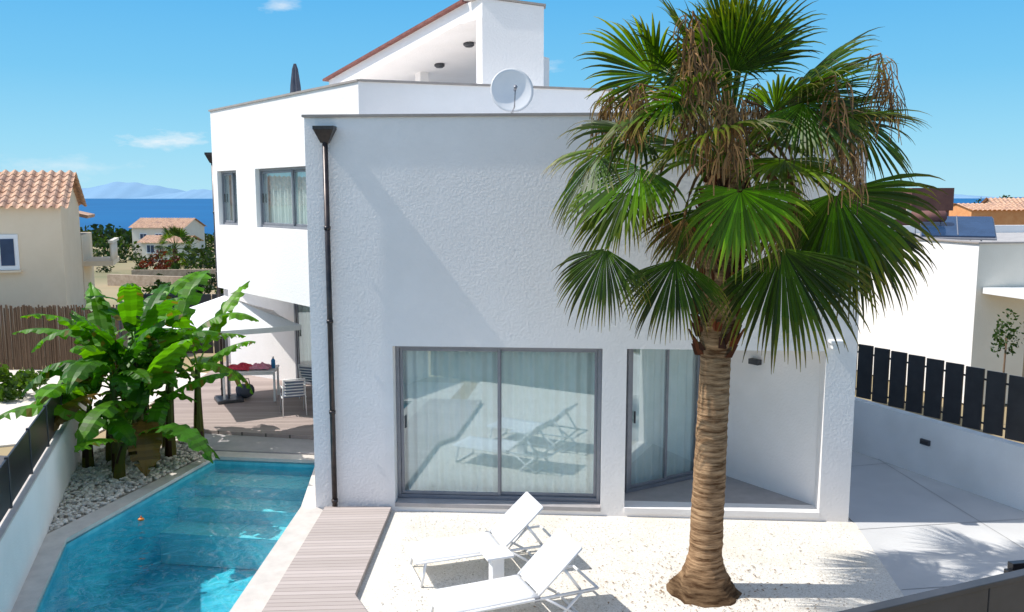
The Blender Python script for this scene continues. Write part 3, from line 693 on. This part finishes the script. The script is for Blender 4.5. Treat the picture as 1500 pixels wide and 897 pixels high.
# ------------------------------------------------------------ palm
def setcol(fs,layer,c):
    for f in fs:
        for l in f.loops: l[layer]=(*c,1)
def fan(bm,cl,hub,d,nrm,Rr,rng,base,tip,nseg=38,spread=215,droop=.5,split=.5):
    d=d.normalized(); b=d.cross(nrm).normalized(); nrm0=nrm; nrm=b.cross(d).normalized()
    if nrm.dot(nrm0)<0: nrm=-nrm
    G=Vector((0,0,-1)); dth=R(spread)/nseg
    steps=[0.03,.25,.45,.6,.73,.85,.94,1.0]
    for i in range(nseg):
        th=-R(spread)/2+dth*(i+.5)
        L=Rr*(.70+.30*math.cos(th*.75))*rng.uniform(.9,1.06)
        dr=(d*math.cos(th)+b*math.sin(th)+nrm*(.10*math.cos(th*2)+rng.uniform(-.04,.04))).normalized()
        side=(-d*math.sin(th)+b*math.cos(th)).normalized()
        p=hub.copy(); prev=None; pr=0; dd=droop*rng.uniform(.7,1.5)
        jit=rng.uniform(-.12,.12)
        tone=rng.uniform(.68,1.32)
        for k,s in enumerate(steps):
            st=(s-pr)*L; pr=s
            g=dd*(max(0,s-.4)**1.3)*1.3
            dr=(dr+G*g*.55+side*jit*.15*s).normalized()
            p=p+dr*st
            wd=math.tan(dth/2)*s*L if s<split else math.tan(dth/2)*split*L*max(0,(1-(s-split)/(1-split)))**.8
            wd=max(wd,.002)*1.03
            sd=(side-dr*side.dot(dr)).normalized(); nn=dr.cross(sd).normalized()
            if nn.dot(nrm)<0: nn=-nn
            row=[bm.verts.new(p-sd*wd-nn*wd*.45),bm.verts.new(p+nn*wd*.25),bm.verts.new(p+sd*wd-nn*wd*.45)]
            if prev:
                t=max(0,(s-.6)/.4)**1.5
                inner=max(0,.5-s)*.9
                c=[ (base[q]*(1-t)+tip[q]*t)*tone*(1+inner) for q in range(3)]
                for a in(0,1):
                    f=bm.faces.new((prev[a],prev[a+1],row[a+1],row[a])); setcol([f],cl,c)
            prev=row
def palm(name,bx,by,zh,scale=1,nf=50,trunk_r=.235,lean=(.12,.0),seed=7,dead=True,simple=False):
    rng=random.Random(seed); e=empty(name,(bx,by,0)); zb=tz(by)-.1 if simple else 0
    H=Vector((bx+lean[0],by+lean[1],zh))
    n=36; V=[];F=[]; nz_=150 if not simple else 20; hh_=zh-zb
    for j in range(nz_+1):
        z=(hh_-.1)*j/nz_; t=z/hh_
        r_=trunk_r*(1.0-.16*min(1,t*1.6))
        if z<.6*scale: r_+=.24*scale*(1-z/(.6*scale))**2.2
        if t>.55: r_*=1+.25*min(1,(t-.55)/.1)*(1)
        ph=j%3
        r_*=1+(.025 if ph==0 else 0)
        for k in range(n):
            a=2*math.pi*k/n
            q=Vector((math.cos(a),math.sin(a),z*4))
            rr=r_*(1+.05*noise.noise(q*1.5)+.035*noise.noise(Vector((math.cos(a)*4,math.sin(a)*4,z*14)))+(.16*noise.noise(Vector((math.cos(a)*3,math.sin(a)*3,z*6))) if z<.35 or t>.55 else 0))
            V.append((bx+lean[0]*t+math.cos(a)*rr,by+lean[1]*t+math.sin(a)*rr,zb+z))
    for j in range(nz_):
        for k in range(n): F.append((j*n+k,j*n+(k+1)%n,(j+1)*n+(k+1)%n,(j+1)*n+k))
    m,nt_,b=new_mat(name+'_bark'); b.inputs['Roughness'].default_value=.95; b.inputs['Specular IOR Level'].default_value=.1
    tcn=N(nt_,'ShaderNodeTexCoord'); mp=N(nt_,'ShaderNodeMapping'); mp.inputs['Scale'].default_value=(3,3,26); nt_.links.new(tcn.outputs['Object'],mp.inputs[0])
    nz2=N(nt_,'ShaderNodeTexNoise'); nz2.inputs['Scale'].default_value=1; nz2.inputs['Detail'].default_value=6; nz2.inputs['Roughness'].default_value=.7; nt_.links.new(mp.outputs[0],nz2.inputs['Vector'])
    rp=N(nt_,'ShaderNodeValToRGB'); rp.color_ramp.elements[0].color=(.11,.055,.026,1); rp.color_ramp.elements[1].color=(.50,.32,.18,1); rp.color_ramp.elements[0].position=.36; rp.color_ramp.elements[1].position=.62
    nt_.links.new(nz2.outputs['Fac'],rp.inputs[0])
    sx=N(nt_,'ShaderNodeSeparateXYZ'); nt_.links.new(tcn.outputs['Object'],sx.inputs[0])
    mr=N(nt_,'ShaderNodeMapRange'); mr.inputs[1].default_value=.12; mr.inputs[2].default_value=.42; mr.inputs[3].default_value=.38; mr.inputs[4].default_value=1; nt_.links.new(sx.outputs['Z'],mr.inputs[0])
    sc=N(nt_,'ShaderNodeVectorMath',operation='SCALE'); nt_.links.new(rp.outputs[0],sc.inputs[0]); nt_.links.new(mr.outputs[0],sc.inputs['Scale']); nt_.links.new(sc.outputs[0],b.inputs['Base Color'])
    bp=N(nt_,'ShaderNodeBump'); bp.inputs['Strength'].default_value=.9; bp.inputs['Distance'].default_value=.03; nt_.links.new(nz2.outputs['Fac'],bp.inputs['Height']); nt_.links.new(bp.outputs[0],b.inputs['Normal'])
    mesh_obj('trunk',V,F,m,e,True)
    bm=bmesh.new(); cl=bm.loops.layers.color.new('Col')
    z0b=zh*.56
    for k in range(220 if not simple else 0):
        z=z0b+(zh-.2-z0b)*rng.random(); a=rng.uniform(0,6.283); r0=trunk_r*.98; t=z/zh
        c=Vector((bx+lean[0]*t+math.cos(a)*r0,by+lean[1]*t+math.sin(a)*r0,z)); rad=Vector((math.cos(a),math.sin(a),0)); tg=Vector((-math.sin(a),math.cos(a),0))
        up=(rad*.55+Vector((0,0,1))+tg*rng.uniform(-.5,.5)).normalized(); L=rng.uniform(.12,.26); w_=rng.uniform(.03,.06)
        vs=[bm.verts.new(c-tg*w_-rad*.02),bm.verts.new(c+tg*w_-rad*.02),bm.verts.new(c+up*L+tg*w_*.5),bm.verts.new(c+up*L-tg*w_*.4),bm.verts.new(c+rad*.05),bm.verts.new(c+up*L+rad*.02)]
        sh=rng.uniform(.5,1.4); cc=(.36*sh,.19*sh,.10*sh)
        setcol([bm.faces.new((vs[0],vs[4],vs[5],vs[3])),bm.faces.new((vs[4],vs[1],vs[2],vs[5])),bm.faces.new((vs[0],vs[3],vs[2],vs[1]))],cl,cc)
    bg2=bmesh.new(); c2=bg2.loops.layers.color.new('Col')
    GA=2.39996; gcol=(.34,.44,.10)
    tmax=1.0 if simple else .53
    nup=nf if simple else 32
    for i in range(nup):
        t=(i+.5)/nup*tmax; az=i*GA+rng.uniform(-.25,.25)
        el=R(88-148*t**.85+rng.uniform(-8,8))
        L=scale*(1.0+.5*t)*rng.uniform(.85,1.12)*(1.15 if t<.3 else 1)
        h=Vector((math.cos(az),math.sin(az),0))
        d=(h*math.cos(el+R(14))+Vector((0,0,1))*math.sin(el+R(14)))
        p=H+Vector((0,0,-.25*t*scale)); pts=[p.copy()]
        for s in range(6):
            d=(d+Vector((0,0,-1))*(.035+.05*t)).normalized(); p=p+d*L/6; pts.append(p.copy())
        setcol(tube_bm(bg2,pts,[.028*scale-.0025*q*scale for q in range(7)],5),c2,gcol)
        y_=rng.random()
        base=(.15+.15*y_,.25+.14*y_,.035+.015*y_)
        tip=(base[0]*1.5+.05,base[1]*1.2,base[2]*1.3) if t<.35 else (.42,.37,.15)
        dd=(d+Vector((0,0,-1))*(.05+.5*t)).normalized()
        nrm=(Vector((0,0,1))+h*.6+Vector((rng.uniform(-.6,.6),rng.uniform(-.6,.6),0)))
        fan(bg2,c2,p,dd,nrm,scale*rng.uniform(.88,1.12)*(.9 if t<.12 else 1),rng,base,tip,36 if not simple else 14,rng.uniform(150,210),.35+.9*t+rng.uniform(-.1,.25),.56)
    if not simple:
        low=[(-.16,-1.30,-.38,(-.15,-.25,-1),(-.6,-.6,.5),1.0,1.9,210),
         (-1.12,-.60,-.12,(-.78,-.15,-.72),(-.45,-.5,.9),1.15,1.7,190),
         (-1.48,-.45,-1.05,(-.25,-.05,-1),(-.6,-.7,.2),.98,1.05,150),
         (-.72,-.75,-1.15,(-.15,-.1,-1),(-.5,-.8,.2),.98,1.1,140),
         (.45,-.85,-1.02,(.18,-.1,-1),(-.4,-.9,.3),1.35,1.1,145),
         (1.05,-.75,-.40,(.30,-.15,-1),(-.5,-.8,.4),1.35,1.4,180),
         (1.46,-.30,-.75,(.22,0,-1),(-.2,-.9,.4),1.2,1.0,140),
         (-1.55,-.05,.05,(-.45,0,-.9),(-.7,-.3,.8),1.05,1.3,170),
         (1.45,-.25,.45,(.65,-.1,-.75),(.1,-.5,1),1.0,1.4,190),
         (-.85,-.9,.62,(-.7,-.4,-.5),(-.4,-.2,1),1.0,1.5,190),
         (.55,-1.05,.55,(.35,-.5,-.7),(-.2,-.5,1),.95,1.5,190),
         (.0,1.0,-.6,(0,.2,-1),(0,.9,.2),1.15,1.0,170),
         (1.1,.7,-.5,(.3,.15,-1),(.4,.8,.3),1.1,1.0,170),(-1.1,.7,-.4,(-.4,.2,-.9),(-.5,.6,.5),1.1,1.0,170)]
        for (dx,dy,dz,dv,nv,Rr,br,spd) in low:
            hub=H+Vector((dx,dy,dz)); dv=Vector(dv).normalized()
            st0=H+Vector((dx*.06,dy*.06,-.25)); ln=(hub-st0).length
            c1=st0+Vector((dx*.35,dy*.35,ln*.42)); 
            pts=[]
            for s in range(9):
                t=s/8; pts.append(st0*(1-t)**2+(c1*2*t*(1-t))+hub*t*t)
            setcol(tube_bm(bg2,pts,[.028-.0016*q for q in range(9)],6),c2,gcol)
            base=(.17*br,.25*br,.035*br)  # br paints the front fans lighter so they look sunlit
            tip=(.44,.38,.16) if br<1.6 else (.40,.42,.10)
            fan(bg2,c2,hub,dv,Vector(nv),Rr,rng,base,tip,42,spd,.75,.60)
    bm_obj('green_fans',bg2,M_leaf,e)
    if dead:
        for i in range(14):
            az=rng.uniform(0,6.283) if i%2 else rng.uniform(3.4,6.0); h=Vector((math.cos(az),math.sin(az),0))
            p=H+h*.2+Vector((0,0,rng.uniform(-.2,.7))); d=(h+Vector((0,0,.2))).normalized(); pts=[p.copy()]
            for s in range(6): d=(d+Vector((0,0,-.38))).normalized(); p=p+d*rng.uniform(.12,.22); pts.append(p.copy())
            setcol(tube_bm(bm,pts,.018,5),cl,(.42,.31,.20))
            fan(bm,cl,p,(d+Vector((0,0,-.8))).normalized(),h,rng.uniform(.6,.85),rng,(.46,.34,.21),(.60,.47,.33),22,90,1.2,.3)
        cl_pts=[(-.70,-1.25,1.45,1.7),(-.55,-1.35,1.0,1.4),(-1.2,-1.0,.75,.7),(.80,-1.25,.8,1.5),(1.0,-1.1,.5,1.1),(1.45,-.8,1.1,1.0),(-.2,.9,1.2,1.0),(.6,.9,1.0,1.0),(-1.3,.4,.9,.8),(-.3,-1.4,.55,.9)]
        for (dx,dy,dz,hl) in cl_pts:
            top=H+Vector((dx,dy,dz)); mid=H.lerp(top,.5)+Vector((0,0,.35))
            pts=[H.copy()]
            for s in range(1,9):
                t=s/8; pts.append(H*(1-t)**2+mid*2*t*(1-t)+top*t*t)
            end=top+Vector((dx*.1,dy*.1,-hl*.7))
            for s in range(1,6): pts.append(top.lerp(end,s/5))
            setcol(tube_bm(bm,pts,.012,4),cl,(.5,.38,.25))
            for s in range(130):
                t=rng.random(); o=pts[5].lerp(top,t*2) if t<.2 else top.lerp(end,(t-.2)/.8)
                o=o+Vector((rng.gauss(0,.06),rng.gauss(0,.06),0))
                v=Vector((rng.gauss(0,.8),rng.gauss(0,.8),rng.gauss(0,.4)-.3)).normalized(); q=o.copy(); prev=None; L=rng.uniform(.18,.55)
                wv=rng.uniform(.003,.009); sh=rng.uniform(.4,1.25); cc=(.66*sh,.50*sh,.34*sh)
                for u in range(6):
                    v=(v+Vector((rng.uniform(-.25,.25),rng.uniform(-.25,.25),-.6))).normalized(); 
                    sd=v.cross(Vector((.3,-1,.2))).normalized()*wv
                    row=(bm.verts.new(q-sd),bm.verts.new(q+sd))
                    if prev: setcol([bm.faces.new((prev[0],prev[1],row[1],row[0]))],cl,[min(.8,x_) for x_ in cc])
                    prev=row; q=q+v*L/6
    bm_obj('dry_fronds',bm,M_dead,e)
palm('fan_palm',2.45,10.38,5.45,1,50,.212)
# ------------------------------------------------------------ banana plants
def banana(name,x,y,stems,seed):
    rng=random.Random(seed); e=empty(name,(x,y,0)); bm=bmesh.new(); cl=bm.loops.layers.color.new('Col')
    for (sx,sy,h,nl) in stems:
        base=Vector((sx,sy,0)); lean=Vector((rng.uniform(-.15,.15),rng.uniform(-.15,.15),0))
        pts=[base+lean*(t*t)*1.5+Vector((0,0,h*t)) for t in(0,.2,.4,.6,.8,1)]
        fs=tube_bm(bm,pts,[.11,.10,.085,.07,.06,.045],10)
        for f in fs:
            z=f.calc_center_median().z/h; c=(.36-.08*z,.35+.04*z,.11) if rng.random()>.25 else (.24,.16,.07)
            setcol([f],cl,c)
        top=pts[-1]
        a0=rng.uniform(0,6.28)
        for i in range(nl):
            t=(i+.5)/nl; az=a0+i*2.4+rng.uniform(-.3,.3); el=R(64-60*t+rng.uniform(-10,10))
            L=rng.uniform(1.3,2.0)*(.75+.25*math.sin(math.pi*min(1,t+.3))); W=rng.uniform(.20,.30)
            hh=Vector((math.cos(az),math.sin(az),0)); d=hh*math.cos(el)+Vector((0,0,math.sin(el)))
            p=top-Vector((0,0,.3*h*t*rng.uniform(.3,1))); 
            pet=[p.copy()]
            for s in range(3): p=p+d*.11; pet.append(p.copy())
            n=24; y_=rng.random(); dead=(t>.9 and rng.random()<.2)
            base_c=(.17+.19*y_,.36+.19*y_,.045) if not dead else (.42,.32,.14)
            rib=(.48,.6,.2)
            setcol(tube_bm(bm,pet,[.025,.02,.017,.014],5),cl,rib)
            prevL=prevR=prevM=None; bend=rng.uniform(.02,.07)*(1+.5*t)
            fold=rng.uniform(-.1,.3)
            for s in range(n+1):
                u=s/n
                side=d.cross(Vector((0,0,1)))
                side=side.normalized() if side.length>.05 else Vector((-math.sin(az),math.cos(az),0))
                up=side.cross(d).normalized()
                wd=W*(math.sin(math.pi*min(1,u*.96+.03))**.45)*(1 if u<.8 else (1-(u-.8)/.2*.75))
                m=bm.verts.new(p)
                def edge(sg):
                    w2=wd*rng.uniform(.9,1.06)
                    dz=up*(-fold*w2+ (.025*math.sin(s*1.9+sg)))
                    return [bm.verts.new(p+side*sg*w2*.5+up*(.02)*1),bm.verts.new(p+side*sg*w2+dz+Vector((0,0,-.02*rng.random())))]
                l=edge(-1);r_=edge(1)
                if prevM:
                    tone=rng.uniform(.82,1.18); c=[q*tone for q in base_c]
                    for (pv,cu) in((prevL,l),(prevR,r_)):
                        f1=bm.faces.new((prevM,pv[0],cu[0],m)); setcol([f1],cl,c)
                        if rng.random()>.12:
                            f2=bm.faces.new((pv[0],pv[1],cu[1],cu[0])); setcol([f2],cl,c if rng.random()>.06 else (.40,.36,.12))
                prevL,prevR,prevM=l,r_,m
                d=(d+Vector((0,0,-bend*(.5+u)))).normalized(); p=p+d*L/n
    bm_obj('leaves_and_stems',bm,M_leaf,e)
banana('banana_plant',-7.0,15.4,[(-7.25,15.2,1.75,8),(-6.95,15.6,2.0,8),(-7.6,15.7,1.6,8),(-6.7,15.3,1.3,7),(-7.3,16.0,2.2,8),(-6.6,16.0,1.8,7),(-7.0,14.7,.8,6),(-7.85,15.3,1.2,7)],11)
banana('banana_plant',-7.0,16.6,[(-6.9,16.6,2.1,7),(-7.6,16.5,2.0,7),(-6.3,16.7,1.7,7)],23)
# ------------------------------------------------------------ foliage masses
def foliage(name,blobs,seed,c1,c2,n_per=700,leaf=.12,parent=None):
    rng=random.Random(seed); bm=bmesh.new(); cl=bm.loops.layers.color.new('Col')
    for (x,y,z,rx,ry,rz) in blobs:
        subs=[(Vector((rng.gauss(0,.45),rng.gauss(0,.45),rng.gauss(0,.4))),rng.uniform(.3,.55)) for _ in range(9)]
        hue=rng.uniform(.7,1.4)
        for k in range(n_per):
            c,r_=rng.choice(subs); v=Vector((rng.gauss(0,1),rng.gauss(0,1),rng.gauss(0,1))).normalized()*r_*rng.uniform(.6,1.05)
            q=c+v; p=Vector((x+q.x*rx,y+q.y*ry,z+q.z*rz))
            if p.z<z-rz*.95: p.z=z-rz*.9
            s=leaf*rng.uniform(.5,1.3)*max(rx,1)
            a=Vector((rng.gauss(0,1),rng.gauss(0,1),rng.gauss(0,1))).normalized(); b=a.cross(Vector((rng.gauss(0,1),rng.gauss(0,1),.3))).normalized()
            f=bm.faces.new([bm.verts.new(p-a*s),bm.verts.new(p-b*s*.5),bm.verts.new(p+a*s),bm.verts.new(p+b*s*.5)])
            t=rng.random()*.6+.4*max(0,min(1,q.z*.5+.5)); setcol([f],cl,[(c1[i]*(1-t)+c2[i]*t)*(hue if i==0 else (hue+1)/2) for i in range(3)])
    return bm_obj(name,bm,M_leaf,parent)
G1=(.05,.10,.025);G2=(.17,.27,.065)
rr=random.Random(9)
bl=[]
for k in range(60):
    y=rr.uniform(78,210); r0=-.26-.28*rr.random(); x=r0*y; z=tz(y); s=rr.uniform(1.3,3.0)
    if y<150 and -.45<x/y<-.37 and y>95: 
        s*=.45
    if y<100: s*=.6
    bl.append((x,y,z+s*.5,s*1.3,s*1.2,s))
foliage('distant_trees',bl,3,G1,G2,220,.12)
bl=[]
for k in range(36):
    y=rr.uniform(230,520); x=rr.uniform(-.52,-.2)*y; s=rr.uniform(2.5,5); bl.append((x,y,tz(y)+s*.5,s*2.0,s*1.5,s))
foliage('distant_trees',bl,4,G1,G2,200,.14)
bl=[]
for k in range(14):
    y=rr.uniform(38,75); x=rr.uniform(-.42,-.29)*y; s=rr.uniform(.4,.9); bl.append((x,y,tz(y)+s*.5,s*1.3,s*1.2,s))
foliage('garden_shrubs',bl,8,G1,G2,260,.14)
foliage('bougainvillea_bush',[(-36.5,88,-1.9,1.6,1.3,.9)],5,(.36,.04,.07),(.16,.18,.05),500,.10)
foliage('shrub',[(-12.6,21.0,.35,.8,.6,.5)],6,(.10,.2,.04),(.25,.38,.08),600,.12)
palm('small_palm',-37.5,95,-.6,1.2,26,.25,(0,0),3,False,True)
# ------------------------------------------------------------ neighbours left
prism('neighbour_paving',[(-30,8),(-8.9,17.5),(-8.7,24),(-11,24.6),(-30,24)],-.045,-.01,M_paving)
prism('neighbour_gravel_strip',[(-30,6.0),(-5.0,6.4),(-8.6,15.9),(-10.5,16.2),(-30,13)],-.006,.004,M_darkgravel)
rf=empty('reed_fence',(-15,24,0))
bm=bmesh.new(); x=-26.0
rr=random.Random(2)
while x<-11.4:
    h=1.85+rr.uniform(-.06,.06); yy=24.6+.03*rr.uniform(-1,1)+(x+26)*(-.01)
    tube_bm(bm,[(x,yy,0),(x+rr.uniform(-.02,.02),yy,h)],.022,5); x+=.034
bm_obj('reeds',bm,M_reed,rf)
box('post',(-11.4,24.5,.95),(.1,.1,1.9),M_darkgrey,rf)
def tiled_roof(name,T,x0,x1,y0,y1,z0,z1,parent,per=.24,row=.38,m=M_terracotta):
    V=[];F=[]; nx_=int((x1-x0)/per*6); L=math.hypot(y1-y0,z1-z0); nr=max(1,int(L/row)); 
    rows=[]
    for j in range(nr):
        for e_ in(0,1): rows.append(((j+e_*.995)/nr, .03*(1-e_)))
    for t,h in rows:
        for i in range(nx_+1):
            x=x0+(x1-x0)*i/nx_; o=.045*math.cos(2*math.pi*(x-x0)/per)
            V.append(T(x,y0+(y1-y0)*t,z0+(z1-z0)*t+o+h))
    for j in range(len(rows)-1):
        for i in range(nx_): k=j*(nx_+1)+i; F.append((k,k+1,k+nx_+2,k+nx_+1))
    return mesh_obj(name,V,F,m,parent)
def small_house(name,x,y,z,w_,d_,h,rot,mw,roofh=1.2,wins=((.3,.55),),tile=True,ov=.35,per=.24):
    e=empty(name,(x,y,z)); c,s=math.cos(rot),math.sin(rot)
    def T(lx,ly,lz): return (x+lx*c-ly*s,y+lx*s+ly*c,z+lz)
    def P(pts): return [T(a,b,0)[:2] for a,b in pts]
    prism('walls',P([(-w_/2,0),(w_/2,0),(w_/2,d_),(-w_/2,d_)]),z-1,z+h,mw,e)
    if tile:
        tiled_roof('roof_front',T,-w_/2-ov,w_/2+ov,-ov,d_/2,h-.05,h+roofh,e,per)
        tiled_roof('roof_back',T,-w_/2-ov,w_/2+ov,d_+ov,d_/2,h-.05,h+roofh,e,per)
        for i,sx in enumerate((-w_/2,w_/2-.2)):
            V=[T(sx,0,h),T(sx,d_,h),T(sx,d_/2,h+roofh-.1),T(sx+.2,0,h),T(sx+.2,d_,h),T(sx+.2,d_/2,h+roofh-.1)]
            mesh_obj('gable_%d'%i,V,[(0,1,2),(3,5,4),(0,2,5,3),(1,4,5,2)],mw,e)
    for k,(wx,wz,ww,wh) in enumerate(wins):
        cx,cy,cz=T(wx,-.0,wz)
        box('window_frame_%d'%k,(cx,cy,cz),(ww+.2,.1,wh+.2),M_white,e,rot,.01)
        for q_ in(-1,1):
            p=T(wx+q_*ww*.26,-.055,wz); box('window_pane_%d'%k,p,(ww*.44,.02,wh*.92),M_solar,e,rot)
        p=T(wx,-.10,wz-wh/2-.14); box('window_sill_%d'%k,p,(ww+.3,.22,.06),mw,e,rot)
    return e,T
a=R(20); dx,dy=math.cos(a),math.sin(a); Wd=14; cx,cy=-14.15-dx*Wd/2,26.9-dy*Wd/2
e,T=small_house('beige_house',cx,cy,0,Wd,4.4,4.7,a,M_beige,1.15,[(Wd/2-1.75,3.3,.85,.9),(Wd/2-5.5,3.3,.85,.9)],True,.25,.27)
e2=e
box('balcony_slab',T(Wd/2-.2,6.0,2.55),(2.4,2.6,.18),M_beige,e2,a)
box('rear_wall',T(Wd/2-1.5,6.2,1.8),(3.0,3.2,3.6),M_beige,e2,a)
box('rear_wall_upper',T(Wd/2-2.6,6.2,3.0),(3.0,3.2,4.8),M_cream,e2,a)
bal=[T(Wd/2+.95,4.8+.22*k,2.95) for k in range(10)]
multi_tube('balusters',[[(p[0],p[1],2.62),(p[0],p[1],2.95),(p[0],p[1],3.3)] for p in bal],.05,M_cream,e2)
box('balcony_rail',T(Wd/2+.95,5.9,3.35),(.16,2.5,.1),M_cream,e2,a)
box('awning',T(Wd/2-.5,5.9,4.45),(1.5,2.4,.12),M_terracotta,e2,a,0,('Y',R(14)))
small_house('distant_villa',-58,140,-4.4,9,7,4.4,R(-8),M_cream,1.5,[(-2.5,2.8,1.1,1.2),(0.2,2.8,1.1,1.2),(2.8,1.3,1.2,1.6)],True,.4,.5)
small_house('distant_villa',-54,132,-4.4,7,5,2.4,R(-8),M_cream,1.0,[(-2,1.4,1.2,1.2),(1.5,1.4,1.2,1.2)],True,.5,.5)
small_house('distant_villa',-44,230,-9,12,8,5.5,R(10),M_cream,1.6,[(-3,3.5,1.2,1.2),(2,3.5,1.2,1.2)],True,.4,.6)
def low_wall(name,a,b,z0,z1,m,th=.3): return wall(name,a,b,z0,z1,th,[],m)
low_wall('stone_wall',(-30,63),(-14,58),-2.5,-.7,M_stonewall)
low_wall('stone_wall',(-34,76),(-19,78),-3.2,-1.5,M_stonewall)
low_wall('garden_wall',(-20,45),(-10,43),-1.5,-.1,M_stonewall)
sf=empty('screen_fence',(-10,27,0)); k=0
x=-12.2
while x<-8.6:
    box('panel_%d'%k,(x+.45,26.8,1.0),(.86,.04,1.9),M_black,sf,0,.004); x+=.9;k+=1
low_wall('stone_wall',(-16.5,31),(-8,31.5),-.3,.9,M_stonewall)
# ------------------------------------------------------------ neighbours right
nb=empty('modern_house',(14,24,0))
B0=(10.0,24.6);B1=(11.05,20.2);B2=(24,21.6);B3=(24,34);B4=(10.6,32)
wall('side_wall',B0,B1,0,3.9,.3,[],M_stucco,nb)
wall('front_wall',(B1[0],B1[1]),B2,0,3.9,.3,[(1.35,5.5,.1,2.5)],M_cream,nb)
wall('back_left_wall',B4,B0,0,3.9,.3,[],M_stucco,nb)
prism('roof',[B0,(11.3,20.5),(24,21.9),B3,B4],3.3,3.62,M_roofgrey,nb)
wall('rear_parapet',B4,B3,2.0,3.9,.3,[],M_stucco,nb)
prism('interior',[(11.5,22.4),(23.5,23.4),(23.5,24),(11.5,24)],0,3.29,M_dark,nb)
mesh_obj('window_glass',[(12.3,20.55,.1),(16.6,21.0,.1),(16.6,21.0,2.5),(12.3,20.55,2.5)],[(0,1,2,3)],M_glass,nb)
prism('canopy',[(11.2,20.18),(11.5,18.9),(18,19.4),(18,20.9)],2.72,2.86,M_white,nb)
prism('parapet_coping',[(9.96,24.6),(11.01,20.16),(24,21.56),(24,21.95),(11.38,20.55),(10.36,24.65)],3.902,3.935,M_coping_metal,nb)
rb=empty('maroon_house',(22,44,0))
prism('walls',[(18.6,44),(22.4,44),(22.4,50),(18.6,50)],-1,5.15,M_rust,rb)
prism('upper_band',[(20.4,43.9),(22.55,43.9),(22.55,50.1),(20.4,50.1)],4.3,5.45,M_rust,rb)
for k in range(2): box('window_%d'%k,(19.3+k*1.3,43.98,4.2),(.8,.06,.7),M_cream,rb)
sh=empty('solar_water_heater',(13,25,3.6))
box('collector',(13.2,25.4,4.12),(1.9,1.7,.07),M_solar,sh,R(-25),.01,('X',R(18)))
box('collector_frame',(13.2,25.4,4.07),(1.98,1.78,.06),M_alu,sh,R(-25),.01,('X',R(18)))
box('collector_divider',(13.2,25.4,4.165),(.03,1.68,.02),M_alu,sh,R(-25),0,('X',R(18)))
tube('tank',[(12.05,25.95,4.42),(12.1,25.93,4.42),(12.9,25.56,4.42),(12.95,25.54,4.42)],[.08,.17,.17,.08],M_rust,sh,18)
multi_tube('stand',[[(12.4,25.1,3.62),(12.4,26.1,4.1)],[(14.0,25.4,3.62),(14.1,26.3,4.2)],[(12.2,25.9,3.62),(12.2,25.9,4.3)],[(12.8,25.6,3.62),(12.8,25.6,4.3)],[(14.1,26.3,3.62),(14.1,26.3,4.3)]],.02,M_alu,sh)
ant=empty('tv_antenna',(12.4,28,3.6)); tube('mast',[(12.4,28,3.62),(12.4,28,5.4)],.012,M_alu,ant)
multi_tube('elements',[[(12.2,28,5.3-k*.1),(12.6,28,5.3-k*.1)] for k in range(4)],.006,M_alu,ant)
small_house('distant_villa',42.0,74,-1.8,4.6,6,5.7,R(-4),mat('orange_render',(.62,.26,.10),.9,(.7,.33,.14),2),.5,[(-1,4.4,.8,.8)],True,.2,.4)
small_house('distant_villa',49.5,78,-1.8,9,7,5.3,R(-10),mat('pink_render',(.66,.40,.28),.9,(.72,.48,.34),2),1.4,[(-2.6,3.4,.7,1.4),(0,3.4,.7,1.4)],True,.3,.4)
foliage('distant_trees',[(52,92,3.0,2,2,1.8),(44.5,82,1.8,1.5,2,1.6)],14,G1,G2,400,.10)
small_house('street_villa',0,-24,0,16,7,4,R(180),M_cream,1.2,[(-4,2,1.4,1.4),(4,2,1.4,1.4)],True,.3,.4)
foliage('shrub',[(10.9,18.6,1.9,.35,.3,.55)],16,(.09,.18,.05),(.22,.32,.1),220,.06)
tube('shrub_stem',[(10.9,18.6,-.02),(10.92,18.6,1.9)],.02,M_reed)
print('done')
